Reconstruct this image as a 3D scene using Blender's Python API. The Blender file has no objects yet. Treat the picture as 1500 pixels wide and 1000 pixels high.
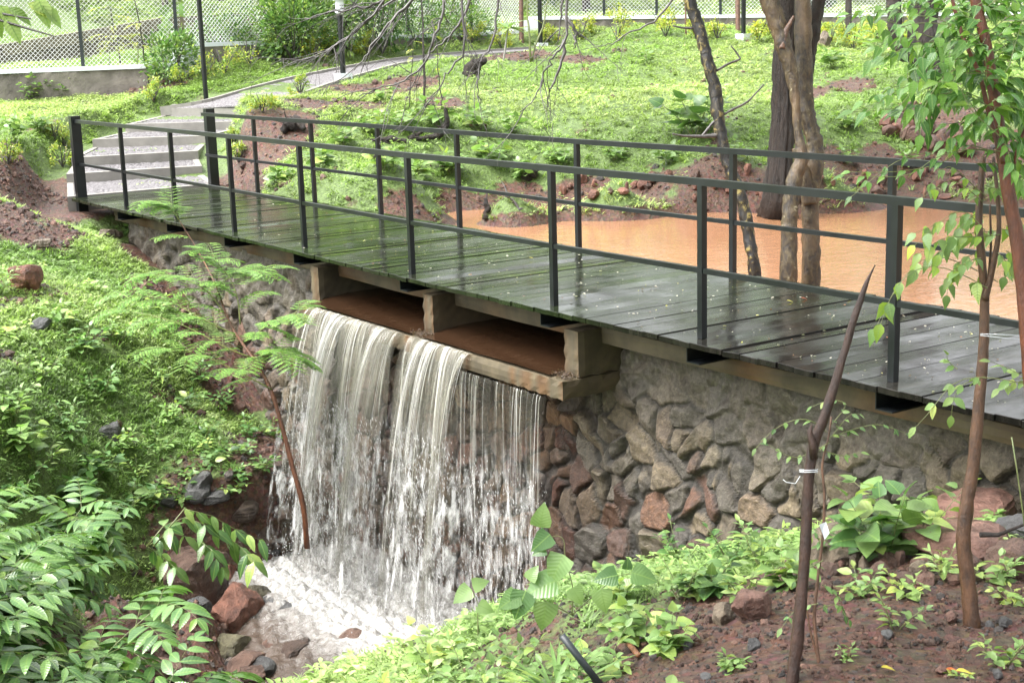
import bpy, math, random
import numpy as np
from mathutils import Matrix, Vector
rng = np.random.default_rng(7); random.seed(7)
C = bpy.context.scene.collection
PI = math.pi
# ---------------------------------------------------------------- camera
F, YAW, PITCH, ROLL, EYE = 2092.55, -0.97260, 0.20970, -0.02950, 1.8778
fv = np.array([math.sin(YAW)*math.cos(PITCH), math.cos(YAW)*math.cos(PITCH), -math.sin(PITCH)])
_r = np.array([math.cos(YAW), -math.sin(YAW), 0.0]); _u = np.cross(_r, fv)
rv = _r*math.cos(ROLL)+_u*math.sin(ROLL); uv = -_r*math.sin(ROLL)+_u*math.cos(ROLL)
EYEP = np.array([0, 0, EYE])
cam = bpy.data.cameras.new("camera"); co = bpy.data.objects.new("camera", cam); C.objects.link(co)
cam.sensor_width = 36; cam.lens = 36*F/1500; cam.clip_start = 0.1; cam.clip_end = 3000
co.matrix_world = Matrix(((rv[0], uv[0], -fv[0], 0), (rv[1], uv[1], -fv[1], 0), (rv[2], uv[2], -fv[2], EYE), (0, 0, 0, 1)))
bpy.context.scene.camera = co
def ray(px, py): return fv+rv*(px-750)/F-uv*(py-500)/F
def P(px, py, D): return EYEP+ray(px, py)*D
def atz(px, py, z): d = ray(px, py); return EYEP+d*(z-EYE)/d[2]
def aty(px, py, y): d = ray(px, py); return EYEP+d*y/d[1]
def proj(p):
    q = np.asarray(p, float)-EYEP; z = q@fv
    z = np.where(np.abs(z) < 1e-3, 1e-3, z)
    return 750+F*(q@rv)/z, 500-F*(q@uv)/z, z
# ---------------------------------------------------------------- terrain
class TPS:
    def __init__(s, pts, lam=0.02):
        s.p = np.array(pts, float); n = len(s.p)
        K = s.k(s.p[:, :2]); A = np.zeros((n+3, n+3)); A[:n, :n] = K+lam*np.eye(n)
        Q = np.hstack([np.ones((n, 1)), s.p[:, :2]]); A[:n, n:] = Q; A[n:, :n] = Q.T
        s.w = np.linalg.solve(A, np.append(s.p[:, 2], [0, 0, 0]))
    def k(s, xy):
        r2 = ((xy[:, None, :]-s.p[None, :, :2])**2).sum(-1)
        return 0.5*r2*np.log(r2+1e-9)
    def __call__(s, xy):
        o = np.empty(len(xy))
        for i in range(0, len(xy), 20000):
            q = xy[i:i+20000]; n = len(s.p)
            o[i:i+20000] = s.k(q)@s.w[:n]+s.w[n]+q@s.w[n+1:]
        return o
near_c = [P(0,150,26),P(100,150,25.8),P(200,140,25.6),P(-250,150,25),P(-250,260,19),P(0,210,20.5),P(50,250,18.8),P(100,205,20.6),P(0,300,17.3),P(0,345,16.2),
 P(0,450,14),P(0,600,11.6),P(0,800,9.4),P(0,1000,7.8),P(-300,450,12.5),P(-300,800,8),
 (-18.3,5.8,-.45),(-17.2,5.9,-.42),(-18.8,5.6,-.25),(-19.2,6.5,-.05),
 P(100,400,16),P(200,500,14.3),P(200,600,13.5),P(200,700,12.8),P(300,500,15.3),P(300,600,14.6),P(340,650,13.6),
 (-15.2,5.9,-1.05),(-13.8,5.9,-1.6),(-12.6,5.9,-2.2),(-11.5,6.0,-2.6),
 P(380,740,12.6),P(290,860,11.4),P(180,850,10.8),P(100,900,9.6),
 atz(480,880,-2.74),atz(600,920,-2.74),atz(380,860,-2.72),atz(330,960,-2.92),atz(240,960,-2.98),atz(200,1020,-3.05),atz(170,1100,-3.1),P(40,1050,8.2),(-9.4,5.9,-2.6),(-8.4,5.9,-2.3),
 (-7.6,6.1,-1.95),(-6.6,6.2,-1.55),(-5.9,6.2,-1.2),(-5.2,6.2,-.85),(-4.3,6.2,-.58),(-2,6.2,-.35),(1,6.2,-.2),(5,6,0),
 P(1425,925,5.0),P(1160,1000,4.5),P(1500,850,5.6),P(1250,900,5.3),P(1000,950,5.2),P(1100,850,6.6),P(850,1000,5.4),P(850,880,6.5),
 P(700,1000,6.0),P(600,960,6.9),P(420,1020,7.3),P(330,1090,7.2),P(430,1100,6.4),
 (0,0,.28),(2,0,.35),(0,-4,.6),(-3,0,.0),(-6,0,-.7),(-9,0,-1.3),(3,4,.0),(-6,-4,-.3),(-14,-4,-.5),(-16,0,-.3),(-20,2,.3),(-26,4,1.1),(6,-6,.8)]
far_c = [atz(640,318,-.4),atz(740,322,-.4),atz(900,312,-.4),atz(1050,308,-.4),atz(1200,298,-.4),atz(1350,294,-.4),atz(1500,290,-.4),
 (-13,9.2,-.9),(-11,11,-1.1),(-9,13,-1.1),(-9,8.2,-1.1),(-5,8.2,-1.1),(-5,12,-1.1),(0,10,-1.1),(-13.4,8.2,-.75),(-15.2,8.3,-.32),(-14.6,8.9,-.42),
 (-15.8,8.1,-.2),(-16.5,8.0,-.13),(-17.6,8,-.12),(-19,8.1,-.08),P(420,270,18.8),P(530,296,17.6),
 *[atz(px,py,-.42)*[1,1,0]+[0,0,-.72] for px,py in ((690,334),(760,338),(850,328),(950,326),(900,355),(1050,326),(1200,318),(1350,312),(1450,308),(1000,360),(1200,350))],P(350,92,27),P(430,88,28),P(520,80,29),P(600,72,30),P(700,63,31.5),P(740,280,17.9),P(900,265,18.3),P(1050,262,18.6),P(900,200,21),P(900,120,25.5),P(900,70,29),P(900,45,31.5),
 P(600,250,18.3),P(600,200,20.5),P(600,140,23.5),P(600,100,26),P(600,75,29),P(400,200,20.5),P(400,150,22.8),P(400,108,26.6),P(400,90,27.8),
 P(1200,250,18.8),P(1200,200,20.5),P(1200,150,23),P(1200,100,26),P(1200,60,29.5),P(1200,46,31.5),P(1500,240,18.6),P(1500,180,21),P(1500,100,26),P(1500,50,31),
 P(1900,250,18),P(1900,120,26),P(1900,50,31),P(300,150,22.3),P(250,165,21.6),P(330,205,20.4),P(320,240,19.3),P(150,180,21.5),
 P(0,150,26),P(100,150,25.8),P(200,140,25.6),P(-250,150,25),P(0,210,20.5),P(50,250,18.8),P(100,205,20.6),(-19.2,6.5,-.05),(-18.8,5.6,-.25),
 (-26,4,1.1),(-20,2,.3),P(280,100,28),P(700,60,32),P(1000,40,36),P(1400,30,38),P(300,70,34),P(0,95,32),P(-300,95,32),
 P(0,0,44),P(400,0,48),P(800,0,52),P(1200,0,52),P(1600,0,52),P(0,-260,64),P(800,-200,72),P(1500,-150,76),(6,20,1),(10,8,-.2),(5,6.5,0)]
tn = TPS(near_c); tf = TPS(far_c)
def sstep(a, b, x): t = np.clip((x-a)/(b-a), 0, 1); return t*t*(3-2*t)
_gr = np.random.default_rng(3)
_ang = _gr.uniform(0, 2*PI, 40); _frq = np.exp(_gr.uniform(np.log(1.5), np.log(12), 40)); _ph = _gr.uniform(0, 6.28, 40)
def bumps(x, y):
    s = 0
    for a, f, p in zip(_ang, _frq, _ph): s = s+np.sin((x*math.cos(a)+y*math.sin(a))*f+p+.7*np.sin(f*.6*(x*math.sin(a)-y*math.cos(a))))/f
    return s
def wallY(x): return 5.95+.39*sstep(-11.97, -11.93, x)
def height(x, y):
    x = np.atleast_1d(np.asarray(x, float)); y = np.atleast_1d(np.asarray(y, float))
    xy = np.stack([x, y], 1)
    k = sstep(0, 1, (y-(6.45+0*x))/.35)
    k = np.where(x < -18.6, sstep(0, 1, (y-5.6)/2.5), k)
    k2 = sstep(-18.9, -18.2, x); k = k*k2+sstep(0, 1, (y-5.6)/2.2)*(1-k2)
    z = tn(xy)*(1-k)+tf(xy)*k
    r = np.hypot(x, y); z = z+.022*np.abs(np.sin(x*11+2*np.sin(y*9))*np.sin(y*13+2*np.sin(x*8)))*np.clip(30-r, 0, 1)
    z = z+bumps(x, y)*.02*np.clip(r/6, .4, 1)
    ch = (x > -12.1) & (x < -7.7) & (y > 5.5) & (y < 8.4)
    z = np.where((x > -18.2) & (y > 6.2) & (y < 8.0), np.minimum(z, -.5-.35*sstep(-16.5, -15, x)), z)
    z = np.where(ch & (y > 6.3), np.minimum(z, -.9), z)
    pl = sstep(-11.75, -11.45, x)*sstep(-7.6, -8.0, x)*sstep(4.1, 4.6, y)*(y < 6.6); z = z*(1-pl)+np.minimum(z, -2.86)*pl
    for qx, qy, qz, qr in FLAT: w_ = sstep(qr+.55, qr, np.hypot(x-qx, y-qy)); z = z*(1-w_)+qz*w_
    far = sstep(60, 110, r)
    z = np.where(np.isfinite(z), z, 0); z = z*(1-far)+np.clip(z, 0, 14)*far
    return np.clip(z, -3.4, 26)
FLAT = []
def G(px, py, dmin=3.5, dmax=90):
    D = np.linspace(dmin, dmax, 1500); r = ray(px, py); p = EYEP+D[:, None]*r
    h = height(p[:, 0], p[:, 1]); b = np.nonzero(p[:, 2] < h)[0]
    if len(b) == 0: return P(px, py, dmax)
    d0, d1 = D[max(b[0]-1, 0)], D[b[0]]
    for _ in range(12):
        m = (d0+d1)/2; q = EYEP+m*r
        if q[2] < height(q[0], q[1])[0]: d1 = m
        else: d0 = m
    return EYEP+d1*r
def onz(x, y): return np.array([x, y, height(x, y)[0]])
# ---------------------------------------------------------------- mesh accumulation
class MB:
    def __init__(s): s.v = []; s.f3 = []; s.f4 = []; s.c = []; s.l = []; s.n = 0
    def add(s, v, f3=None, f4=None, col=None, luv=None):
        v = np.asarray(v, float).reshape(-1, 3); m = len(v)
        s.v.append(v)
        if f3 is not None and len(f3): s.f3.append(np.asarray(f3, int)+s.n)
        if f4 is not None and len(f4): s.f4.append(np.asarray(f4, int)+s.n)
        c = np.ones((m, 3)) if col is None else np.broadcast_to(np.asarray(col, float), (m, 3))
        s.c.append(c); s.l.append(np.zeros((m, 3)) if luv is None else luv); s.n += m
        return s
    def box(s, lo, hi, col=None, rot=None, org=None):
        lo = np.array(lo, float); hi = np.array(hi, float)
        v = np.array([[x, y, z] for z in (lo[2], hi[2]) for y in (lo[1], hi[1]) for x in (lo[0], hi[0])])
        if rot is not None: v = (v-org)@rot.T+org
        return s.add(v, f4=[[0, 2, 3, 1], [4, 5, 7, 6], [0, 1, 5, 4], [2, 6, 7, 3], [0, 4, 6, 2], [1, 3, 7, 5]], col=col)
    def bar(s, a, b, w, h, up=(0, 0, 1), col=None):
        a = np.array(a, float); b = np.array(b, float); d = b-a; L = np.linalg.norm(d); d /= L
        up = np.array(up, float); x = np.cross(d, up); x /= np.linalg.norm(x); z = np.cross(x, d)
        v = [a+x*sx*w/2+z*sz*h/2 for sz in (-1, 1) for sx in (-1, 1)]+[b+x*sx*w/2+z*sz*h/2 for sz in (-1, 1) for sx in (-1, 1)]
        return s.add(v, f4=[[0, 2, 3, 1], [4, 5, 7, 6], [0, 1, 5, 4], [2, 6, 7, 3], [0, 4, 6, 2], [1, 3, 7, 5]], col=col)
    def tube(s, pts, rad, n=8, col=None, cap=True, rough=0, seed=0):
        pts = np.asarray(pts, float); m = len(pts); rad = np.broadcast_to(np.asarray(rad, float), (m,))
        t = np.gradient(pts, axis=0); t /= np.linalg.norm(t, axis=1)[:, None]+1e-9
        ref = np.array([0, 0, 1.0]) if abs(t[0][2]) < .9 else np.array([1.0, 0, 0])
        x = np.cross(t[0], ref); x /= np.linalg.norm(x); X = []
        for i in range(m):
            x = x-t[i]*(x@t[i]); x /= np.linalg.norm(x)+1e-9; X.append(x)
        X = np.array(X); Y = np.cross(t, X); a = np.arange(n)*2*PI/n
        rr = rad[:, None]*np.ones(n)
        if rough:
            g = np.random.default_rng(seed); k = g.normal(0, 1, (m, n)); k = (k+np.roll(k, 1, 1)+np.roll(k, 1, 0))/1.7; rr = rr*(1+rough*k)
            if n > 20: kk = g.normal(0, 1, n)[None]+np.cumsum(g.normal(0, .22, (m, n)), 0); rr = rr*(1+.075*np.clip(kk, -2, 2))
        v = pts[:, None, :]+(X[:, None, :]*np.cos(a)[None, :, None]+Y[:, None, :]*np.sin(a)[None, :, None])*rr[:, :, None]
        v = v.reshape(-1, 3); i = np.arange(m-1)[:, None]*n; j = np.arange(n)[None, :]; j2 = (j+1) % n
        f4 = np.stack([i+j, i+j2, i+n+j2, i+n+j], -1).reshape(-1, 4)
        l = np.zeros((len(v), 3)); l[:, 1] = np.repeat(np.concatenate([[0], np.cumsum(np.linalg.norm(np.diff(pts, axis=0), axis=1))]), n); l[:, 0] = np.tile(a, m)
        f3 = []
        if cap:
            v = np.vstack([v, pts[:1], pts[-1:]]); l = np.vstack([l, l[:1], l[-1:]])
            c0, c1 = m*n, m*n+1
            f3 = [[c0, (k+1) % n, k] for k in range(n)]+[[c1, (m-1)*n+k, (m-1)*n+(k+1) % n] for k in range(n)]
        return s.add(v, f3=f3, f4=f4, col=col, luv=l)
    def scatter(s, T, pos, R, sc, col):
        """T=(v,f3,f4,luv,shade); pos N,3; R N,3,3 (columns are axes); sc N or N,3; col N,3"""
        v, f3, f4, luv, sh = T; N = len(pos); m = len(v)
        if N == 0: return s
        sc = np.asarray(sc, float)
        if sc.ndim == 1: sc = sc[:, None]*np.ones(3)
        V = np.einsum('nij,nmj->nmi', R, v[None]*sc[:, None, :])+pos[:, None, :]
        cc = (col[:, None, :]*sh[None, :, None]).reshape(-1, 3)
        o = (np.arange(N)*m)[:, None, None]
        return s.add(V.reshape(-1, 3), (f3[None]+o).reshape(-1, 3) if len(f3) else None, (f4[None]+o).reshape(-1, 4) if len(f4) else None, cc, np.tile(luv, (N, 1)))
    def arrays(s):
        f3 = np.concatenate(s.f3) if s.f3 else np.zeros((0, 3), int); f4 = np.concatenate(s.f4) if s.f4 else np.zeros((0, 4), int)
        return np.concatenate(s.v), f3, f4, np.concatenate(s.l), np.ones(s.n)
    def build(s, name, mat, parent=None, smooth=False, origin=None):
        V = np.concatenate(s.v); me = bpy.data.meshes.new(name)
        if origin is not None: V = V-np.asarray(origin)
        f3 = np.concatenate(s.f3) if s.f3 else np.zeros((0, 3), int); f4 = np.concatenate(s.f4) if s.f4 else np.zeros((0, 4), int)
        me.vertices.add(len(V)); me.vertices.foreach_set('co', V.astype(np.float32).ravel())
        lp = np.concatenate([f3.ravel(), f4.ravel()]).astype(np.int32); me.loops.add(len(lp)); me.loops.foreach_set('vertex_index', lp)
        st = np.concatenate([np.arange(len(f3))*3, len(f3)*3+np.arange(len(f4))*4]).astype(np.int32)
        me.polygons.add(len(st)); me.polygons.foreach_set('loop_start', st)
        try: me.polygons.foreach_set('loop_total', np.concatenate([np.full(len(f3), 3), np.full(len(f4), 4)]).astype(np.int32))
        except Exception: pass
        me.polygons.foreach_set('use_smooth', np.full(len(st), bool(smooth)))
        c = np.concatenate(s.c); a = me.color_attributes.new('tint', 'FLOAT_COLOR', 'POINT')
        a.data.foreach_set('color', np.hstack([c, np.ones((len(c), 1))]).astype(np.float32).ravel())
        b = me.attributes.new('luv', 'FLOAT_VECTOR', 'POINT'); b.data.foreach_set('vector', np.concatenate(s.l).astype(np.float32).ravel())
        me.update(); me.validate()
        me.materials.append(mat)
        o = bpy.data.objects.new(name, me); C.objects.link(o)
        if origin is not None: o.location = Vector(origin)
        if parent is not None:
            o.parent = parent
            if origin is None: o.matrix_parent_inverse = parent.matrix_basis.inverted()
        return o
def tag(o, label=None, cat=None, group=None, kind=None):
    for k, v in (('label', label), ('category', cat), ('group', group), ('kind', kind)):
        if v: o[k] = v
    return o
def thing(name, label, cat, loc=(0, 0, 0), group=None):
    o = bpy.data.objects.new(name, None); C.objects.link(o); o.location = Vector([float(t) for t in loc]); o.empty_display_size = .1
    return tag(o, label, cat, group)
# ---------------------------------------------------------------- materials
def newmat(name):
    m = bpy.data.materials.new(name); m.use_nodes = True; nt = m.node_tree; nt.nodes.clear()
    out = nt.nodes.new('ShaderNodeOutputMaterial'); b = nt.nodes.new('ShaderNodeBsdfPrincipled'); nt.links.new(b.outputs[0], out.inputs[0])
    return m, nt, b, out
def N(nt, t, **k):
    n = nt.nodes.new(t)
    for a, v in k.items():
        if a.startswith('i_'):
            key = a[2:]; key = int(key) if key.isdigit() else key
            n.inputs[key].default_value = v
        else: setattr(n, a, v)
    return n
def L(nt, a, b): nt.links.new(a, b)
def ramp(nt, fac, stops):
    r = N(nt, 'ShaderNodeValToRGB'); e = r.color_ramp.elements
    while len(e) < len(stops): e.new(.5)
    for x, (p, c) in zip(e, stops): x.position = p; x.color = (*c, 1) if len(c) == 3 else c
    L(nt, fac, r.inputs[0]); return r.outputs[0]
def noise(nt, scale, detail=6, rough=.6, vec=None, dist=0):
    n = N(nt, 'ShaderNodeTexNoise'); n.inputs['Scale'].default_value = scale; n.inputs['Detail'].default_value = detail
    n.inputs['Roughness'].default_value = rough; n.inputs['Distortion'].default_value = dist
    if vec is not None: L(nt, vec, n.inputs['Vector'])
    return n.outputs['Fac']
def pos(nt, scale=(1, 1, 1)):
    g = N(nt, 'ShaderNodeNewGeometry'); m = N(nt, 'ShaderNodeMapping'); m.inputs['Scale'].default_value = scale
    L(nt, g.outputs['Position'], m.inputs['Vector']); return m.outputs[0]
def mix(nt, fac, a, b, mode='MIX'):
    m = N(nt, 'ShaderNodeMix', data_type='RGBA', blend_type=mode)
    for s, v in ((m.inputs[0], fac), (m.inputs[6], a), (m.inputs[7], b)):
        if hasattr(v, 'is_linked') or hasattr(v, 'links'): L(nt, v, s)
        elif isinstance(v, (int, float)): s.default_value = v
        else: s.default_value = (*v, 1)
    return m.outputs[2]
def bump(nt, h, strength, dist, b, prev=None):
    n = N(nt, 'ShaderNodeBump'); n.inputs['Strength'].default_value = strength; n.inputs['Distance'].default_value = dist
    L(nt, h, n.inputs['Height'])
    if prev is not None: L(nt, prev, n.inputs['Normal'])
    if b is not None: L(nt, n.outputs[0], b.inputs['Normal'])
    return n.outputs[0]
def attr(nt, name, out='Color'): a = N(nt, 'ShaderNodeAttribute', attribute_name=name); return a.outputs[out]
def mp(nt, v, a0, a1, b0, b1):
    n = N(nt, 'ShaderNodeMapRange'); n.inputs[1].default_value = a0; n.inputs[2].default_value = a1; n.inputs[3].default_value = b0; n.inputs[4].default_value = b1
    L(nt, v, n.inputs[0]); return n.outputs[0]
def m_simple(name, c1, c2, scale, rough, bs=.3, bd=.01, detail=8, r2=None, tint=False, metal=0, stretch=(1, 1, 1)):
    m, nt, b, o = newmat(name); p = pos(nt, stretch); n = noise(nt, scale, detail, .65, p)
    c = ramp(nt, n, [(.3, c1), (.7, c2)])
    if tint: c = mix(nt, 1.0, c, attr(nt, 'tint'), 'MULTIPLY')
    L(nt, c, b.inputs['Base Color']); b.inputs['Metallic'].default_value = metal
    n2 = noise(nt, scale*4, 6, .7, p); bump(nt, n2, bs, bd, b)
    if r2 is not None: L(nt, mp(nt, n, .35, .65, rough, r2), b.inputs['Roughness'])
    else: b.inputs['Roughness'].default_value = rough
    return m
def m_leaf(name, rough=.38, transl=.35, vein=0., spec=.5):
    m, nt, b, o = newmat(name); t = attr(nt, 'tint'); n = noise(nt, 14, 3, .5, pos(nt))
    c = mix(nt, 1.0, t, ramp(nt, n, [(.3, (.75, .8, .7)), (.7, (1.15, 1.1, 1.1))]), 'MULTIPLY')
    if vein:
        lv = attr(nt, 'luv', 'Vector'); s = N(nt, 'ShaderNodeSeparateXYZ'); L(nt, lv, s.inputs[0])
        ab = N(nt, 'ShaderNodeMath', operation='ABSOLUTE'); L(nt, s.outputs[0], ab.inputs[0])
        ma = N(nt, 'ShaderNodeMath', operation='MULTIPLY_ADD'); L(nt, ab.outputs[0], ma.inputs[0]); ma.inputs[1].default_value = -.55; L(nt, s.outputs[1], ma.inputs[2])
        mu = N(nt, 'ShaderNodeMath', operation='MULTIPLY'); L(nt, ma.outputs[0], mu.inputs[0]); mu.inputs[1].default_value = 52
        si = N(nt, 'ShaderNodeMath', operation='SINE'); L(nt, mu.outputs[0], si.inputs[0])
        bump(nt, si.outputs[0], .3, .0012, b)
        mid = mp(nt, ab.outputs[0], .0, .035, 1, 0); c = mix(nt, mid, c, (.16, .26, .07))
    L(nt, c, b.inputs['Base Color']); b.inputs['Roughness'].default_value = rough; b.inputs['Specular IOR Level'].default_value = spec
    tr = N(nt, 'ShaderNodeBsdfTranslucent'); c2 = mix(nt, 1.0, c, (1.25, 1.4, .8), 'MULTIPLY'); L(nt, c2, tr.inputs[0])
    ms = N(nt, 'ShaderNodeMixShader'); ms.inputs[0].default_value = transl; L(nt, b.outputs[0], ms.inputs[1]); L(nt, tr.outputs[0], ms.inputs[2]); L(nt, ms.outputs[0], o.inputs[0])
    return m
M = {}
M['leaf'] = m_leaf('leaf'); M['leaf_glossy'] = m_leaf('leaf_glossy', .28, .3, 1., .5); M['grass'] = m_leaf('grass_blade', .5, .4)
def m_ground():
    m, nt, b, o = newmat('red_soil'); p = pos(nt)
    n1 = noise(nt, 1.3, 8, .65, p); n2 = noise(nt, 22, 8, .7, p); v = N(nt, 'ShaderNodeTexVoronoi'); v.inputs['Scale'].default_value = 26; L(nt, p, v.inputs[0])
    c = ramp(nt, n2, [(.28, (.03, .013, .0075)), (.5, (.085, .038, .021)), (.72, (.16, .088, .055))])
    c = mix(nt, .45, c, mix(nt, 1.0, c, v.outputs['Color'], 'MULTIPLY'))
    gr = mix(nt, mp(nt, noise(nt, 30, 5, .7, p), .3, .7, 0, 1), (.035, .06, .012), (.13, .2, .045))
    g = attr(nt, 'tint'); s = N(nt, 'ShaderNodeSeparateColor'); L(nt, g, s.inputs[0])
    ad = N(nt, 'ShaderNodeMath', operation='MULTIPLY_ADD'); L(nt, noise(nt, 5, 6, .7, p), ad.inputs[0]); ad.inputs[1].default_value = 1.2; ad.inputs[2].default_value = -.6
    ad2 = N(nt, 'ShaderNodeMath', operation='ADD'); L(nt, ad.outputs[0], ad2.inputs[0]); L(nt, s.outputs[1], ad2.inputs[1])
    c = mix(nt, mp(nt, ad2.outputs[0], .4, .6, 0, 1), c, gr)
    L(nt, c, b.inputs['Base Color']); L(nt, mp(nt, n1, .4, .6, .35, .75), b.inputs['Roughness'])
    x = bump(nt, n2, .9, .04, None); bump(nt, v.outputs['Distance'], .5, .02, b, x)
    return m
M['ground'] = m_ground()
M['rock'] = m_simple('wet_red_rock', (.045, .02, .014), (.19, .1, .072), 12, .3, 1., .03, r2=.6, tint=True)
M['concrete'] = m_simple('weathered_concrete', (.05, .043, .03), (.135, .115, .08), 4, .7, .35, .006, tint=True)
M['plaster'] = m_simple('grey_cement_plaster', (.15, .14, .128), (.27, .255, .235), 5, .8, .6, .02, tint=True)
M['concrete_pale'] = m_simple('pale_concrete', (.15, .142, .128), (.25, .238, .215), 3, .75, .2, .004)
M['cap'] = m_simple('white_painted_cap', (.6, .64, .68), (.74, .77, .8), 3, .6, .1, .003)
M['bluestone'] = m_simple('grey_gravel', (.03, .028, .03), (.24, .225, .23), 30, .7, .8, .02)
M['steel'] = m_simple('painted_dark_steel', (.0025, .0035, .004), (.006, .0078, .009), 6, .28, .08, .001, r2=.4)
M['steel_post'] = m_simple('fence_post_steel', (.012, .018, .02), (.025, .03, .034), 6, .4, .05, .001)
M['wire'] = m_simple('galvanised_wire', (.55, .55, .56), (.75, .75, .76), 6, .4, .05, .001)
M['bark_dark'] = m_simple('dark_ridged_bark', (.002, .0015, .0015), (.05, .033, .024), 26, .55, 1., .06, stretch=(1, 1, .13), tint=True)
M['bark_brown'] = m_simple('smooth_brown_bark', (.03, .014, .008), (.16, .08, .045), 34, .42, 1., .006, stretch=(1, 1, .4), tint=True)
M['twig'] = m_simple('bare_grey_twig', (.03, .026, .026), (.085, .075, .07), 20, .5, .4, .002)
M['stem_green'] = m_simple('green_stem', (.07, .11, .03), (.16, .16, .06), 20, .4, .1, .001, tint=True)
def m_mottled():
    m, nt, b, o = newmat('mottled_bark'); p = pos(nt, (1, 1, .55)); n = noise(nt, 24, 9, .7, p, .5); n2 = noise(nt, 4.5, 5, .6, p)
    c = ramp(nt, n, [(.36, (.006, .004, .003)), (.46, (.026, .016, .007)), (.55, (.055, .038, .015)), (.63, (.075, .056, .024)), (.67, (.26, .23, .15))])
    c = mix(nt, mp(nt, n2, .45, .65, 0, .6), c, (.12, .07, .03)); L(nt, c, b.inputs['Base Color']); b.inputs['Roughness'].default_value = .5
    bump(nt, n, .8, .02, b); return m
M['bark_mottled'] = m_mottled()
def m_black_mottled():
    m, nt, b, o = newmat('blackened_lichen_bark'); p = pos(nt, (1, 1, .7)); n = noise(nt, 16, 8, .65, p, .8)
    c = ramp(nt, n, [(.46, (.005, .004, .004)), (.56, (.03, .022, .01)), (.64, (.24, .19, .06))]); L(nt, c, b.inputs['Base Color']); b.inputs['Roughness'].default_value = .5
    bump(nt, n, .8, .02, b); return m
M['bark_black'] = m_black_mottled()
def m_deck():
    m, nt, b, o = newmat('wet_dark_planks'); p = pos(nt, (9, .7, 1)); p2 = pos(nt)
    n = noise(nt, 2.2, 8, .7, p); n2 = noise(nt, 1.1, 5, .6, p2)
    sx = N(nt, 'ShaderNodeSeparateXYZ'); L(nt, p2, sx.inputs[0])
    al = N(nt, 'ShaderNodeMath', operation='MULTIPLY'); L(nt, mp(nt, sx.outputs[0], -8.5, -6.3, 1, .12), al.inputs[0]); L(nt, mp(nt, n2, .33, .62, .15, .85), al.inputs[1])
    c0 = ramp(nt, n, [(.3, (.004, .0035, .0035)), (.7, (.016, .013, .012))])
    cg = ramp(nt, n, [(.3, (.006, .012, .004)), (.7, (.022, .034, .01))])
    c = mix(nt, al.outputs[0], c0, cg); c = mix(nt, 1., c, attr(nt, 'tint'), 'MULTIPLY'); L(nt, c, b.inputs['Base Color'])
    n3 = noise(nt, 3.0, 6, .65, pos(nt, (2, .6, 1))); L(nt, mp(nt, n3, .38, .66, .05, .3), b.inputs['Roughness']); b.inputs['IOR'].default_value = 1.31
    x = bump(nt, n, .22, .0025, None); bump(nt, noise(nt, 2.5, 3, .5, p2), .15, .01, b, x); return m
M['deck'] = m_deck()
def m_pond(mul=1):
    m, nt, b, o = newmat('muddy_orange_water'); p = pos(nt); n = noise(nt, .5, 4, .5, p)
    L(nt, mix(nt, 1., ramp(nt, n, [(.3, (.23, .115, .06)), (.7, (.3, .155, .085))]), attr(nt, 'tint'), 'MULTIPLY'), b.inputs['Base Color']); b.inputs['Roughness'].default_value = .06; b.inputs['IOR'].default_value = 1.33
    x = bump(nt, noise(nt, 9, 4, .6, pos(nt, (1, .6, 1))), .5, .016, None)
    v = N(nt, 'ShaderNodeTexVoronoi'); v.inputs['Scale'].default_value = 7; L(nt, p, v.inputs[0])
    w = N(nt, 'ShaderNodeMath', operation='SINE'); ml = N(nt, 'ShaderNodeMath', operation='MULTIPLY'); L(nt, v.outputs['Distance'], ml.inputs[0]); ml.inputs[1].default_value = 60; L(nt, ml.outputs[0], w.inputs[0])
    fa = N(nt, 'ShaderNodeMath', operation='MULTIPLY'); L(nt, w.outputs[0], fa.inputs[0]); L(nt, mp(nt, v.outputs['Distance'], 0, .35, 1, 0), fa.inputs[1])
    bump(nt, fa.outputs[0], .12, .004, b, x); return m
M['pond'] = m_pond()
def m_foam():
    m, nt, b, o = newmat('foamy_brown_water'); p = pos(nt, (1, 1, .3)); n = noise(nt, 11, 8, .75, p, 1.2)
    t = attr(nt, 'tint'); s = N(nt, 'ShaderNodeSeparateColor'); L(nt, t, s.inputs[0])
    ad = N(nt, 'ShaderNodeMath', operation='ADD'); L(nt, n, ad.inputs[0]); L(nt, s.outputs[0], ad.inputs[1])
    k = mp(nt, ad.outputs[0], .85, 1.45, 0, 1); c = mix(nt, k, (.06, .04, .028), mix(nt, mp(nt, noise(nt, 26, 6, .7, p), .35, .65, 0, 1), (.16, .145, .13), (.42, .42, .41))); L(nt, c, b.inputs['Base Color'])
    L(nt, mp(nt, k, 0, 1, .08, .6), b.inputs['Roughness']); bump(nt, noise(nt, 18, 6, .7, p), .8, .03, b); return m
M['foam'] = m_foam()
M['channel_water'] = m_pond()
def m_fall(name, col, alpha0, alpha1, sx, sy=1.3):
    m, nt, b, o = newmat(name); lv = attr(nt, 'luv', 'Vector'); mpn = N(nt, 'ShaderNodeMapping'); mpn.inputs['Scale'].default_value = (sx, sy, 1); L(nt, lv, mpn.inputs[0])
    n = noise(nt, 1, 7, .65, mpn.outputs[0], .3); L(nt, mix(nt, mp(nt, n, .4, .65, 0, 1), tuple(.55*c for c in col), col), b.inputs['Base Color']); b.inputs['Roughness'].default_value = .18
    t = attr(nt, 'tint'); s = N(nt, 'ShaderNodeSeparateColor'); L(nt, t, s.inputs[0])
    al = N(nt, 'ShaderNodeMath', operation='MULTIPLY'); L(nt, mp(nt, n, .36, .68, alpha0, alpha1), al.inputs[0]); L(nt, s.outputs[0], al.inputs[1]); al.use_clamp = True; L(nt, al.outputs[0], b.inputs['Alpha'])
    bump(nt, n, .5, .01, b); return m
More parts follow.
